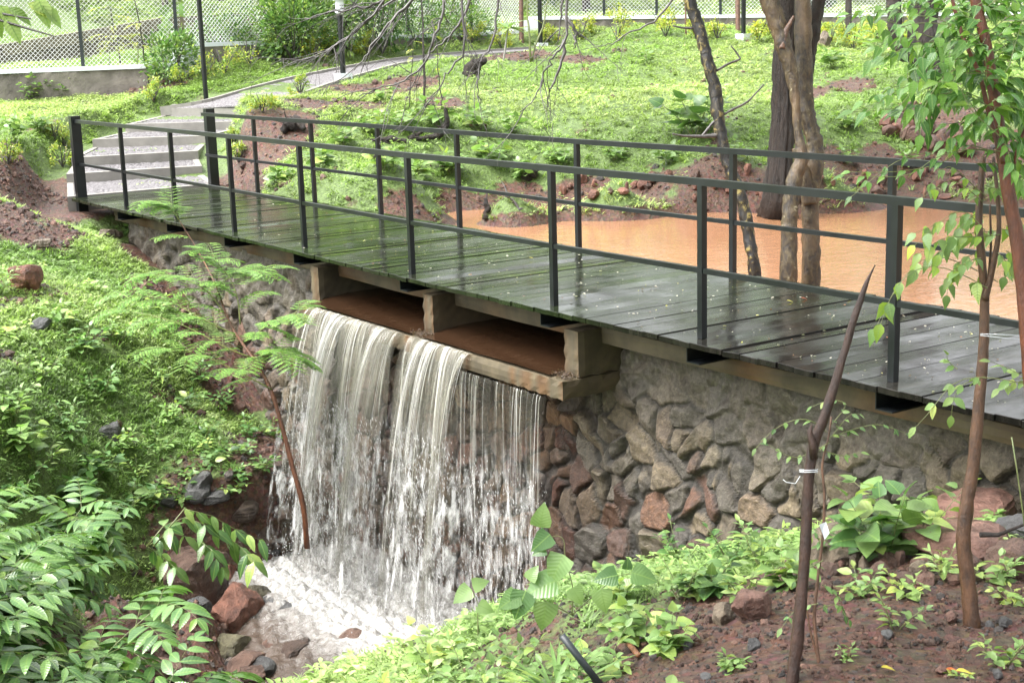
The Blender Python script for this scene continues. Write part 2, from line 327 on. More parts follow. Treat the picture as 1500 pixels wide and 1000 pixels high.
M['sheet'] = m_fall('falling_water_sheet', (.27, .26, .21), .12, .6, 30)
M['breakup'] = m_fall('breaking_white_water', (.62, .62, .61), -.8, .85, 17, 3.2)
def m_strand():
    m, nt, b, o = newmat('falling_water_strand'); L(nt, attr(nt, 'tint'), b.inputs['Base Color']); b.inputs['Roughness'].default_value = .15
    b.inputs['Alpha'].default_value = .42; return m
M['strand'] = m_strand()
def m_splash():
    m, nt, b, o = newmat('white_water_drops'); b.inputs['Base Color'].default_value = (.6, .6, .6, 1); b.inputs['Roughness'].default_value = .2; b.inputs['Alpha'].default_value = .6; return m
M['splash'] = m_splash()
def m_stone():
    m, nt, b, o = newmat('mortared_rubble'); p = pos(nt); t = attr(nt, 'tint'); n = noise(nt, 28, 8, .75, p); n2 = noise(nt, 3, 5, .6, p)
    c = mix(nt, 1., t, ramp(nt, n, [(.3, (.2, .17, .145)), (.52, (.55, .52, .47)), (.7, (1.05, 1., .9))]), 'MULTIPLY')
    c = mix(nt, mp(nt, n2, .35, .65, 0, .5), c, mix(nt, 1., c, (.6, .55, .5), 'MULTIPLY')); L(nt, c, b.inputs['Base Color'])
    L(nt, mp(nt, n2, .4, .6, .38, .7), b.inputs['Roughness']); x = bump(nt, n, .9, .016, None); bump(nt, noise(nt, 7, 5, .6, p), .6, .04, b, x); return m
M['masonry'] = m_stone()
# ---------------------------------------------------------------- ground cover map (world space)
def _b(px, py, r, e=1.0, d=3.5): q = G(px, py, d); return (q[0], q[1], r, e)
bare = [_b(1350,930,1.25),_b(1480,900,1.1),_b(1200,960,.8),_b(1080,985,.45),_b(1500,1000,1.2),_b(1300,880,.7),
 _b(40,215,.7),_b(60,240,.9),_b(40,270,.8),_b(80,305,.6),_b(30,330,.7),_b(150,335,.6),_b(240,380,.5),(-15.5,5.9,.5,1),(-14,5.9,.5,1),(-12.8,5.9,.4,1),(-11.9,5.5,.5,1),(-11.3,4.9,.4,1),
 _b(400,790,.25),_b(300,860,.35),_b(230,940,.4),_b(450,900,1.2),_b(600,930,1.2),(-8.6,5.4,1,1),(-10,3.6,.9,1),
 _b(540,130,0.72),_b(470,150,0.58),_b(600,125,0.65),_b(760,82,0.65),_b(700,85,0.58),_b(850,85,0.43),_b(520,155,0.43),_b(640,150,0.5),_b(410,195,0.58),_b(360,225,0.58),_b(345,255,0.5),_b(390,235,0.36),
 _b(600,312,0.39),_b(680,300,0.33),_b(760,288,0.33),_b(850,280,0.39),_b(950,282,0.44),_b(1050,280,0.5),_b(1150,275,0.5),_b(1250,262,0.55),_b(1350,258,0.55),_b(1450,255,0.61),_b(1300,235,0.39),_b(1480,215,0.5),_b(1060,262,0.28),
 _b(1380,165,0.65),_b(190,130,0.72),_b(230,125,0.58),_b(200,165,0.29),_b(1180,135,0.36),_b(1250,125,0.43),_b(1380,215,0.44),(-8,20,1,1)]
bare = np.array(bare)
pgrid = _gr.uniform(0, 6.28, 3)
def bareness(x, y):
    s = np.zeros(len(x))
    for bx, by, r, e in bare: s = np.maximum(s, 1-((x-bx)**2+(y-by)**2)/(r*r*1.7))
    s = s+np.where(y > 7, .18, .35)*(np.sin(x*2.3+1.1*np.sin(y*1.9))*np.sin(y*2.7+1.3*np.sin(x*1.7)))+.12*np.sin(x*7+y*5)
    return np.clip(s+.15, 0, 1)
def bare_far(x, y): return bareness(x, y)
gg = np.random.default_rng(5)
# ---------------------------------------------------------------- steps and path
stp = thing('garden_steps', 'pale concrete edged gravel steps curving up from the far left end of the bridge', 'steps', (-20, 6.5, 0))
fr = [((127, 281), (301, 270)), ((97, 255), (296, 243)), ((104, 231), (290, 221)), ((135, 204), (300, 199)), ((183, 182), (343, 178)), ((236, 159), (381, 157))]
FL = []
for k, (a, b) in enumerate(fr):
    z = .012+.17*k; FL.append((atz(*a, z), atz(*b, z)))
FL[0] = (np.array([-18.62, 5.75, .012]), np.array([-18.68, 7.85, .012]))
def slabpoly(m, pts, th, col=None):
    pts = np.array(pts, float); n = len(pts); b = pts-[0, 0, th]; V = np.vstack([pts, b])
    m.add(V, f4=[[0, 1, 2, 3], [7, 6, 5, 4]]+[[j, j+4, (j+1) % 4+4, (j+1) % 4] for j in range(4)], col=col)
for k in range(6):
    Lf, Rf = FL[k]
    if k < 5: Lb, Rb = FL[k+1]
    else:
        dirn = (FL[5][0]+FL[5][1])/2-(FL[4][0]+FL[4][1])/2; dirn[2] = 0; dirn /= np.linalg.norm(dirn); Lb, Rb = Lf+dirn*.5, Rf+dirn*.5
    Lb = np.array([Lb[0], Lb[1], Lf[2]+.05]); Rb = np.array([Rb[0], Rb[1], Rf[2]+.05])
    m = MB(); w = .09
    dl = (Lb-Lf); dl /= np.linalg.norm(dl); dr = (Rb-Rf); dr /= np.linalg.norm(dr); ac = (Rf-Lf)/np.linalg.norm(Rf-Lf)
    slabpoly(m, [Lf, Rf, Rf+dr*w, Lf+dl*w], .5 if k == 0 else .3)
    eps = np.array([0, 0, -.003])
    slabpoly(m, [Lf+dl*w+eps, Lf+dl*w+ac*w+eps, Lb+ac*w+eps, Lb+eps], .35); slabpoly(m, [Rf+dr*w-ac*w+eps, Rf+dr*w+eps, Rb+eps, Rb-ac*w+eps], .35)
    s_ = m.build('step_kerb', M['concrete_pale'], stp)
    gm = MB(); A0 = Lf+dl*w+ac*w-[0, 0, .02]; A1 = Rf+dr*w-ac*w-[0, 0, .02]; B0 = Lb+ac*w+[0, 0, -.012]; B1 = Rb-ac*w+[0, 0, -.012]
    nu, nv = 50, 18; uu, vv = np.meshgrid(np.linspace(0, 1, nu), np.linspace(0, 1, nv), indexing='ij'); uu = uu.ravel()[:, None]; vv = vv.ravel()[:, None]
    V = A0*(1-uu)*(1-vv)+A1*uu*(1-vv)+B0*(1-uu)*vv+B1*uu*vv; V[:, 2] += gg.normal(0, .005, len(V))
    i = (np.arange(nu-1)[:, None]*nv+np.arange(nv-1)[None, :]).ravel(); gm.add(V, f4=np.stack([i, i+nv, i+nv+1, i+1], 1)); gm.build('gravel_tread', M['bluestone'], stp)
# path
up = [(236,159),(300,149),(370,128),(430,113),(500,99),(580,86),(660,78),(760,71),(850,66)]; lo = [(381,157),(410,150),(440,138),(475,125),(505,116),(585,93),(665,84),(765,76),(852,70)]
U = [FL[5][0]+[0, 0, .01]]+[P(*p, d_) for p, d_ in zip(up[1:], [24.2, 25, 25.8, 26.7, 28.2, 29.4, 30.5, 31.7])]; Lw = [FL[5][1]+[0, 0, .01]]+[P(*p, d_) for p, d_ in zip(lo[1:], [23.4, 24, 24.6, 25.3, 27, 28.3, 29.6, 30.8])]
def resample(p, n):
    p = np.array(p); s = np.concatenate([[0], np.cumsum(np.linalg.norm(np.diff(p, axis=0), axis=1))]); t = np.linspace(0, s[-1], n); q = np.stack([np.interp(t, s, p[:, k]) for k in range(3)], 1)
    for _ in range(3): q[1:-1] = (q[:-2]+2*q[1:-1]+q[2:])/4
    return q
U = resample(U, 60); Lw = resample(Lw, 60)
wd = np.linalg.norm(U-Lw, axis=1); pass
pm = MB(); nv = 12; vv = np.linspace(0, 1, nv); V = (U[:, None, :]*(1-vv)[None, :, None]+Lw[:, None, :]*vv[None, :, None]).reshape(-1, 3); V[:, 2] += gg.normal(0, .004, len(V))-.02
i = (np.arange(59)[:, None]*nv+np.arange(nv-1)[None, :]).ravel(); pm.add(V, f4=np.stack([i, i+nv, i+nv+1, i+1], 1))
o = pm.build('path', M['bluestone']); o['kind'] = 'structure'; o['label'] = 'grey gravel path climbing from the steps'
km = MB()
for E in (U, Lw):
    for a, b in zip(E[:-1], E[1:]): km.bar(a+[0, 0, -.06], b+[0, 0, -.06], .08, .16)
o = km.build('path_kerb', M['concrete_pale']); o['kind'] = 'structure'
PATHC = (U+Lw)/2; PATHW = np.linalg.norm(U-Lw, axis=1)/2+.12
for a_, b_ in zip(U[2::2], Lw[2::2]):
    for t_ in (0, .5, 1): p_ = a_*(1-t_)+b_*t_; FLAT.append((p_[0], p_[1], p_[2]-.07, .35))
for k in range(6):
    a_, b_ = FL[k]; c_ = (FL[k+1] if k < 5 else FL[k])
    for t in (.05, .3, .5, .7, .95):
        q = a_*(1-t)+b_*t; q2 = c_[0]*(1-t)+c_[1]*t
        FLAT.append((q[0], q[1], q[2]-.2, .3)); q = (q+q2)/2; FLAT.append((q[0], q[1], a_[2]-.12, .3))
# ---------------------------------------------------------------- ground sheet (fine patch in the middle, coarse to the horizon)
def axis(segs):
    o = [segs[0][0]]
    for a, b, h in segs: o += list(np.linspace(a, b, max(1, int(round((b-a)/h)))+1)[1:])
    return np.array(o)
ax = axis([(-600, -120, 40), (-120, -40, 4), (-40, -30, .5), (-30, -20, .15), (-20, -3, .065), (-3, 2, .12), (2, 20, .8), (20, 120, 10), (120, 600, 60)])
ay = axis([(-600, -60, 45), (-60, -6, 3), (-6, 1.4, .4), (1.4, 8, .065), (8, 18, .1), (18, 30, .22), (30, 70, 1), (70, 150, 6), (150, 600, 40)])
XX, YY = np.meshgrid(ax, ay, indexing='ij'); xs, ys = XX.ravel(), YY.ravel()
zs = height(xs, ys)
px_, py_, pz_ = proj(np.stack([xs, ys, zs], 1))
bn = bareness(xs, ys); bn = np.maximum(bn, np.where(ys > 7, sstep(-.2, -.3, zs), 0))
gg = np.random.default_rng(5)
fine = np.hypot(xs, ys) < 26
lump = np.abs(np.sin(xs*11+2*np.sin(ys*9))*np.sin(ys*13+2*np.sin(xs*8)))
zs = zs+np.where(fine, gg.normal(0, .003, len(xs)), 0)
bn = np.maximum(bn, ((xs > -11.7) & (xs < -7.6) & (ys > 4.3) & (ys < 6.4))*1.)
nx_, ny_ = len(ax), len(ay); ii = (np.arange(nx_-1)[:, None]*ny_+np.arange(ny_-1)[None, :]).ravel()
f4 = np.stack([ii, ii+ny_, ii+ny_+1, ii+1], 1)
g = MB(); cg = np.stack([0*xs, 1-bn, 0*xs], 1); g.add(np.stack([xs, ys, zs], 1), f4=f4, col=cg)
gobj = g.build('ground', M['ground'], smooth=True); gobj['kind'] = 'structure'; gobj['label'] = 'red soil bank and grassy slope around the footbridge'
# ---------------------------------------------------------------- footbridge
DZ = 0.0; PW = .15; Y0, Y1 = 5.77, 7.80; XL, XR = -18.52, -.6
fb = thing('footbridge', 'low wet dark timber footbridge with black steel railings crossing over the weir', 'footbridge', (-9, 6.8, 0))
d = MB(); x = XL; k = 0
while x < XR:
    e = gg.normal(0, .006); t = gg.uniform(.75, 1.25); dz = gg.normal(0, .0016)-.012*math.exp(-((x+10.1)/2)**2)
    tilt = gg.normal(0, .0015)
    y0 = Y0+e-.0; y1 = Y1+gg.normal(0, .008); w = PW-.003
    v = np.array([[x, y0, dz-tilt], [x+w, y0, dz+tilt], [x+w, y1, dz+tilt], [x, y1, dz-tilt]])
    ins = np.array([[.0012, .002, 0], [-.0012, .002, 0], [-.0012, -.002, 0], [.0012, -.002, 0]])
    top = v+ins; mid = v-[0, 0, .0025]; bot = v-[0, 0, .034]
    V = np.vstack([top, mid, bot]); Q = [[0, 1, 2, 3], [11, 10, 9, 8]]
    for a in (0, 4):
        for j in range(4): Q.append([a+j, a+4+j, a+4+(j+1) % 4, a+(j+1) % 4])
    d.add(V, f4=Q, col=(t, t, t)); x += PW
d.build('deck', M['deck'], fb)
# posts
PX = [-16.87, -15.275, -13.687, -12.086, -10.113, -8.126, -6.562, -5.037, -3.5, -2.0, -.75]
RB = .043
def sag(x): return -.015*math.exp(-((x+10.1)/2.2)**2)
def dirty(m): return m
for yy in (5.914, 7.643):
    for x in PX: MB().box((x-RB/2, yy-RB/2, -.0+sag(x)), (x+RB/2, yy+RB/2, 1.0-RB+sag(x))).build('railing_post', M['steel'], fb)
    xs_ = [-18.5]+PX; tr = MB(); lr = MB()
    for a, b in zip(xs_[:-1], xs_[1:]):
        tr.bar((a, yy, 1-RB/2+sag(a)), (b, yy, 1-RB/2+sag(b)), RB, RB)
        ee = RB/2+.001
        lr.bar((a+ee, yy, .43+sag(a)), (b-ee, yy, .43+sag(b)), .032, .032)
    tr.build('top_rail', M['steel'], fb); lr.build('middle_rail', M['steel'], fb)
    ey = yy if yy < 6 else 7.76
    MB().box((-18.6, ey-.062, -.46 if yy < 6 else -.1), (-18.5, ey+.062, 1.045)).build('end_post', M['steel'], fb)
for x in PX:
    cb = MB(); w = .13
    yA, yB = 5.80, 7.82; z1, z0 = -.036, -.14
    # channel: web + two flanges
    cb.box((x-.02, yA, z0), (x-.012, yB, z1)); cb.box((x-.012, yA, z0), (x+.10, yB, z0+.008)); cb.box((x-.012, yA, z1-.008), (x+.10, yB, z1))
    cb.build('cross_beam', M['steel'], fb)
# ---------------------------------------------------------------- culvert under the bridge
cv = thing('culvert', 'two opening concrete spillway box carrying brown water under the footbridge', 'culvert', (-9.9, 6.5, -.6))
def grime(v): return v
def conc(lo, hi, name, seed=0, n=(1, 1, 1), par=cv, mat=None, chip=.006):
    """subdivided box with worn edges, rust stains and shade painted on the x sides"""
    lo = np.array(lo, float); hi = np.array(hi, float); r = np.random.default_rng(seed); m = MB()
    L_ = hi-lo; cnt = np.maximum(2, np.minimum(60, (L_/.06).astype(int)+1))
    for axn in range(3):
        u, w = [a for a in range(3) if a != axn]
        for side in (0, 1):
            a = np.linspace(0, 1, cnt[u]+1); b = np.linspace(0, 1, cnt[w]+1); A, B = np.meshgrid(a, b, indexing='ij')
            V = np.zeros((A.size, 3)); V[:, u] = lo[u]+A.ravel()*L_[u]; V[:, w] = lo[w]+B.ravel()*L_[w]; V[:, axn] = lo[axn] if side == 0 else hi[axn]
            nb = len(b); i = (np.arange(len(a)-1)[:, None]*nb+np.arange(nb-1)[None, :]).ravel(); q = np.stack([i, i+nb, i+nb+1, i+1], 1)
            flip = (side == 0) ^ (axn == 1)
            if flip: q = q[:, ::-1]
            s = np.sin(V@np.array([13.1, 17.3, 11.7])*1.7+seed)*np.sin(V@np.array([-19.1, 7.3, 15.7])*1.3+1)+.5*np.sin(V@np.array([41., 37., 53.]))
            cen = (lo+hi)/2; edge = np.zeros(len(V))
            dd = np.stack([np.minimum(V[:, k]-lo[k], hi[k]-V[:, k]) for k in range(3)], 1); ed = np.sort(dd, 1)[:, 1] < .012
            V = V-np.sign(V-cen)*np.where(ed, chip*(1+.8*s), 0)[:, None]*(dd < .012)
            V[:, axn] += s*.0012
            st = .5+.5*np.sin(V[:, 0]*23+3*np.sin(V[:, 0]*9+seed)); st = st*(.5+.5*np.sin(V[:, 0]*61))
            col = np.array([.86, .8, .66])[None]*np.ones((len(V), 1))*(.6 if axn == 0 else 1)  # x-facing sides darkened in the colour in place of shade
            rust = np.clip(st*1.3-.15, 0, 1)[:, None]*(.9 if axn == 1 else .15)
            col = col*(1-rust)+np.array([1.05, .55, .22])*rust
            col = col*(1+.12*s[:, None])
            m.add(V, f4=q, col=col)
    return m.build(name, mat or M['concrete'], par)
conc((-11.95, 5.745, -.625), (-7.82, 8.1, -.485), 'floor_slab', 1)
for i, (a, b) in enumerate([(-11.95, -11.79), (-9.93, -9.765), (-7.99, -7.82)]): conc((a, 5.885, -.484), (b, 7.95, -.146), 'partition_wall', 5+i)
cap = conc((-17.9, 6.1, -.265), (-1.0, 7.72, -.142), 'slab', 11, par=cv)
cap.name = 'top_slab'
# debris at the feet of the partitions
# ---------------------------------------------------------------- rubble retaining wall (relief of fitted stones)
def wall_mesh(x0, x1, ytop, batter, ztop, zbf, seed, h=.022):
    nxx = int((x1-x0)/h); zmin = -3.0; nz = int((ztop-zmin)/h)
    X, Z = np.meshgrid(np.linspace(x0, x1, nxx+1), np.linspace(zmin, ztop, nz+1), indexing='ij'); x, z = X.ravel(), Z.ravel()
    r = np.random.default_rng(seed); cell = .25; cs = []
    for i in range(int((x1-x0)/cell)+3):
        for j in range(int((ztop-zmin)/cell)+3):
            if r.random() < .97: cs.append((x0-cell+(i+r.uniform(.02, .98))*cell, zmin-cell+(j+r.uniform(.02, .98))*cell))
    for _ in range(len(cs)//3): cs.append((r.uniform(x0, x1), r.uniform(zmin, ztop)))
    cs = np.array(cs); nc = len(cs); sx = r.uniform(.75, 1.35, nc)
    wx = x+.035*np.sin(z*9+x*4)+.018*np.sin(x*23+z*11); wz = z+.03*np.sin(x*8-z*3)+.018*np.sin(z*27-x*9)
    d1 = np.full(len(x), 9.); d2 = np.full(len(x), 9.); i1 = np.zeros(len(x), int)
    for k in range(nc):
        ok = np.nonzero(np.abs(wx-cs[k, 0]) < .75)[0]
        dk = np.hypot((wx[ok]-cs[k, 0])*sx[k], wz[ok]-cs[k, 1])
        c1 = dk < d1[ok]; a = ok[c1]; d2[a] = d1[a]; d1[a] = dk[c1]; i1[a] = k
        b = ok[~c1]; d2[b] = np.minimum(d2[b], dk[~c1])
    edge = d2-d1; tilt = r.normal(0, .2, (nc, 2)); lift = r.uniform(.008, .045, nc)
    smear = sstep(-.9, -.45, z+.16*np.sin(x*1.7)+.1*np.sin(x*5+z*6)) # mortar daubed over the upper stones
    up = sstep(.0, .04, edge); prof = up*(lift[i1]+tilt[i1, 0]*(wx-cs[i1, 0])+tilt[i1, 1]*(wz-cs[i1, 1]))
    sh = np.sin(x*37+z*19)*np.sin(z*41-x*17)
    y = ytop-batter*(ztop-z)-prof*(1-.5*smear)-.006*sh+.02*np.sin(x*2.1)*np.sin(z*3)+.014*np.sin(x*11+3*np.sin(z*7))*np.sin(z*9)
    rg = sum(np.sin(x*a_+z*b_+c_) for a_, b_, c_ in ((31, 12, 0), (-14, 37, 1), (47, -29, 2), (22, 51, 4), (-58, 19, 5)))/5; rg2 = np.abs(np.sin(x*6+3*np.sin(z*5))*np.sin(z*8+2*np.sin(x*7))); y = y-(.012*rg+.03*rg2)*(.3+.7*smear)
    y = y+.028*sstep(.03, .0, edge)*(1-smear)
    yg = y.reshape(nxx+1, nz+1)
    for _ in range(1): yg[1:-1, 1:-1] = (2*yg[1:-1, 1:-1]+yg[:-2, 1:-1]+yg[2:, 1:-1]+yg[1:-1, :-2]+yg[1:-1, 2:])/6
    y = yg.ravel(); crack = (edge < .02)&(smear < .75)
    base = np.array([[.22, .19, .145], [.185, .165, .135], [.27, .225, .16], [.14, .13, .115], [.21, .16, .115]]); red = np.array([[.17, .09, .06], [.14, .08, .06], [.19, .1, .06]])
    pr = np.clip(.04+.42*sstep(-.8, -1.7, cs[:, 1]), 0, 1); isr = r.random(nc) < pr
    sc = np.where(isr[:, None], red[r.integers(0, 3, nc)], base[r.integers(0, 5, nc)])*r.uniform(.75, 1.25, (nc, 1))
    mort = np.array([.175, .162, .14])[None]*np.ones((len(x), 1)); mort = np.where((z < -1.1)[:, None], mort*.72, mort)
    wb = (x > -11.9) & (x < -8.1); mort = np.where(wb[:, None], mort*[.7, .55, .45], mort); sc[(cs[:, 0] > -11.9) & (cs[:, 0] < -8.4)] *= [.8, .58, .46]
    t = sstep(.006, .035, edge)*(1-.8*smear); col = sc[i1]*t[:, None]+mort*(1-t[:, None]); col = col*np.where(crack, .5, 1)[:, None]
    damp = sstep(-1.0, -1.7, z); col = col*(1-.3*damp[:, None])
    nb = nz+1; i = (np.arange(nxx)[:, None]*nb+np.arange(nz)[None, :]).ravel(); q = np.stack([i, i+nb, i+nb+1, i+1], 1)
    ct = (x[q[:, 0]]+x[q[:, 2]])/2; cz = (z[q[:, 0]]+z[q[:, 2]])/2; q = q[~((ct > -11.93) & (ct < -7.84) & (cz > -.62))]
    return np.stack([x, y, z], 1), q, col
rw = MB()
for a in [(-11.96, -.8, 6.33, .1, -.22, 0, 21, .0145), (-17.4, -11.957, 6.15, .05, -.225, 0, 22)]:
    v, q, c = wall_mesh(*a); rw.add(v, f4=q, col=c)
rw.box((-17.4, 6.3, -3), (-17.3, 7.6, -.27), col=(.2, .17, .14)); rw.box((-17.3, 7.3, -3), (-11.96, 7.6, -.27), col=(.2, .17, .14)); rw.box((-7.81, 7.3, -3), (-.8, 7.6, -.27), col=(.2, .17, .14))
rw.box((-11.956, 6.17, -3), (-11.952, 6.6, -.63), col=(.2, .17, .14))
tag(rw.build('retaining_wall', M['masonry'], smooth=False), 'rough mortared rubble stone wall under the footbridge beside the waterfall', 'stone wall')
# ---------------------------------------------------------------- water
pw = MB(); xa = np.linspace(-19, 4, 60); ya = np.linspace(7.55, 19, 40); A, B = np.meshgrid(xa, ya, indexing='ij')
i = (np.arange(59)[:, None]*40+np.arange(39)[None, :]).ravel(); pw.add(np.stack([A.ravel(), B.ravel(), np.full(A.size, -.42)], 1), f4=np.stack([i, i+40, i+41, i+1], 1))
for a, b in ((-11.79, -9.93), (-9.765, -7.99)):
    xa = np.linspace(a, b, 30); ya = np.linspace(5.76, 7.55, 60); A, B = np.meshgrid(xa, ya, indexing='ij')
    Z = -.42-.045*sstep(6.25, 5.76, B)+.002*np.sin(B*40+A*7)
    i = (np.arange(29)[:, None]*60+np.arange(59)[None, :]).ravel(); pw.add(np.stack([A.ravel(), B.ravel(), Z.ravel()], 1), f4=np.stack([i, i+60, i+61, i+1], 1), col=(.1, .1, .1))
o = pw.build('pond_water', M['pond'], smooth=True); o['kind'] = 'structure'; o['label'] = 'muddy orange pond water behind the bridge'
# pool and stream below the fall
xa = np.linspace(-12.6, -7.0, 190); ya = np.linspace(1.2, 6.0, 170); A, B = np.meshgrid(xa, ya, indexing='ij')
dfl = np.maximum(0, 4.95-B); Z = -2.74-.22*sstep(0, 1.6, dfl)+.02*np.sin(A*11+3*np.sin(B*7))*np.sin(B*13)+.015*np.sin(A*31+B*23)*np.sin(B*29-A*11)
near_f = np.exp(-(np.abs(B-5.3)/.68)**2.5)*sstep(-12.1, -11.3, A)*sstep(-7.6, -8.2, A)
Z = Z+near_f*.06*np.abs(np.sin(A*23+2*np.sin(B*19))*np.sin(B*21))
ft = np.clip(near_f*.8+.10+.25*sstep(3.4, 5.0, B), 0, 1)
fm = MB(); i = (np.arange(189)[:, None]*170+np.arange(169)[None, :]).ravel(); fm.add(np.stack([A.ravel(), B.ravel(), Z.ravel()], 1), f4=np.stack([i, i+170, i+171, i+1], 1), col=np.stack([ft.ravel()]*3, 1))
o = fm.build('stream_water', M['foam'], smooth=True); o['kind'] = 'structure'; o['label'] = 'foaming brown stream below the waterfall'
# waterfall
wf = thing('waterfall', 'curtain of water spilling off the concrete lip and breaking into white spray', 'waterfall', (-9.8, 5.6, -.48))
ZL = -.475; YL = 5.745; ZB = -2.72
def traj(t, v, y0=YL, z0=ZL): return y0-v*t, z0-4.9*t*t
TM = math.sqrt((ZL-ZB)/4.9)
def dens(x):
    if x < -11.62 or x > -8.95: return 0
    if -10.02 < x < -9.85: return .12
    if x > -9.2: return .75
    if x < -10.35: return 1
    return .8
def section(xa, xb, v, y0, z0, n=60, m=40, al=1, seed=0):
    s = MB(); r = np.random.default_rng(seed); u = np.linspace(0, 1, n+1); tt = np.linspace(0, TM, m+1)
    U, T = np.meshgrid(u, tt, indexing='ij'); X = xa+(xb-xa)*U+.0*T; vv = v*(1+.25*np.sin(X*9+seed)+.1*np.sin(X*31))
    y = y0-vv*T+.012*np.sin(X*50+T*9); z = z0-4.9*T*T*((z0-ZB)/(ZL-ZB)); X = X+.02*np.sin(T*7+X*13)
    e = np.minimum(1, np.minimum(U, 1-U)*14); fade = e*(1-.55*sstep(.25, .62, T))*al
    i = (np.arange(n)[:, None]*(m+1)+np.arange(m)[None, :]).ravel()
    l = np.stack([X.ravel(), z.ravel(), 0*X.ravel()], 1)
    return s.add(np.stack([X.ravel(), y.ravel(), z.ravel()], 1), f4=np.stack([i, i+m+1, i+m+2, i+1], 1), col=np.stack([fade.ravel()]*3, 1), luv=l)
SEC = [(-11.66, -10.02, .72, YL, ZL, 1.0), (-9.87, -8.98, .6, YL, ZL, .9), (-9.2, -8.02, .12, YL-.005, -.635, .34), (-10.03, -9.86, .3, YL-.005, -.62, .4)]
sh = MB()
for k, (a, b, v, y0, z0, al) in enumerate(SEC):
    s = section(a, b, v, y0, z0, al=al, seed=k); V, f3, q, l, _ = s.arrays(); sh.add(V, f4=q, col=np.concatenate(s.c), luv=l)
    if k < 2:
        s = section(a+.05, b-.05, v*.55, y0, z0, al=al*.8, seed=k+9); V, f3, q, l, _ = s.arrays(); sh.add(V, f4=q, col=np.concatenate(s.c), luv=l)
sh.build('water_sheet', M['sheet'], wf, smooth=True)
bk = MB()
for k, (a, b, v, y0, z0, al) in enumerate(SEC*3):
    lay = k//4; s = section(a-.04, b+.04, v*(1.1-.32*lay)+.04*lay, y0, z0, n=50, m=40, al=1, seed=k+30); V, f3, q, l, _ = s.arrays(); h_ = (V[:, 2]-ZB)/(ZL-ZB)
    u_ = (V[:, 0]-a)/(b-a); e_ = np.clip(np.minimum(u_, 1-u_)*12+.5, 0, 1); fd = sstep(.8, .45, h_)*e_*(1.15 if k % 4 < 2 else .8); l = l+[lay*3.7, lay*1.9, 0]
    bk.add(V, f4=q, col=np.stack([fd]*3, 1), luv=l)
bk.build('breaking_water', M['breakup'], wf, smooth=True)
st = MB(); r = np.random.default_rng(77)
def strand(x0, v, y0, z0, t1, w, c, jit):
    m = int(22*t1/TM)+5; t = np.linspace(0, t1, m); ph = r.uniform(0, 6.28)
    y = y0-v*t; z = z0-4.9*t*t*((z0-ZB)/(ZL-ZB)); x = x0+jit*t*np.sin(t*9+ph)*.5+r.normal(0, .03)*t
    wd = w*(.55+.45*np.abs(np.sin(t*14+ph)))*(1-.75*(t/t1)**3)*(1+.8*t); wd[0] = w*.9; wd[-1] = .001
    P0 = np.stack([x-wd/2, y, z], 1); P1 = np.stack([x, y-wd*.5, z], 1); P2 = np.stack([x+wd/2, y, z], 1)
    V = np.stack([P0, P1, P2], 1).reshape(-1, 3); i = np.arange(m-1)*3; q = np.concatenate([np.stack([i, i+1, i+4, i+3], 1), np.stack([i+1, i+2, i+5, i+4], 1)])
    st.add(V, f4=q, col=c)
for a, b, v, y0, z0, al in SEC:
    n = int((b-a)*(115 if al > .8 else 38)); cl = r.uniform(a, b, 9)
    for k in range(n):
        x0 = r.uniform(a, b) if r.random() < .35 else np.clip(cl[r.integers(9)]+r.normal(0, .03), a, b)
        g_ = r.uniform(.35, .8); c = np.array([1, 1, .88 if r.random() < .5 else .97])*g_
        strand(x0, v*(1+.25*math.sin(x0*9)+.1*math.sin(x0*31))*r.uniform(.85, 1.12), y0, z0, TM*r.uniform(.22, .98)**.75, .0023*math.exp(r.normal(.35, .6)), c, .06)
st.build('water_strand', M['strand'], wf, smooth=True)
def ico(sub=1):
    t = (1+5**.5)/2; v = [(-1, t, 0), (1, t, 0), (-1, -t, 0), (1, -t, 0), (0, -1, t), (0, 1, t), (0, -1, -t), (0, 1, -t), (t, 0, -1), (t, 0, 1), (-t, 0, -1), (-t, 0, 1)]
    f = [(0, 11, 5), (0, 5, 1), (0, 1, 7), (0, 7, 10), (0, 10, 11), (1, 5, 9), (5, 11, 4), (11, 10, 2), (10, 7, 6), (7, 1, 8), (3, 9, 4), (3, 4, 2), (3, 2, 6), (3, 6, 8), (3, 8, 9), (4, 9, 5), (2, 4, 11), (6, 2, 10), (8, 6, 7), (9, 8, 1)]
    v = [np.array(a)/np.linalg.norm(a) for a in v]
    for _ in range(sub):
        c = {}; nf = []
        def mid(a, b):
            k = (min(a, b), max(a, b))
            if k not in c: p = v[a]+v[b]; v.append(p/np.linalg.norm(p)); c[k] = len(v)-1
            return c[k]
        for a, b, d_ in f: x, y, z = mid(a, b), mid(b, d_), mid(d_, a); nf += [(a, x, z), (b, y, x), (d_, z, y), (x, y, z)]
        f = nf
    return np.array(v), np.array(f)
IV0, IF0 = ico(0); IV1, IF1 = ico(1); IV2, IF2 = ico(2); IV3, IF3 = ico(3)
E3 = np.zeros((0, 3), int); E4 = np.zeros((0, 4), int)
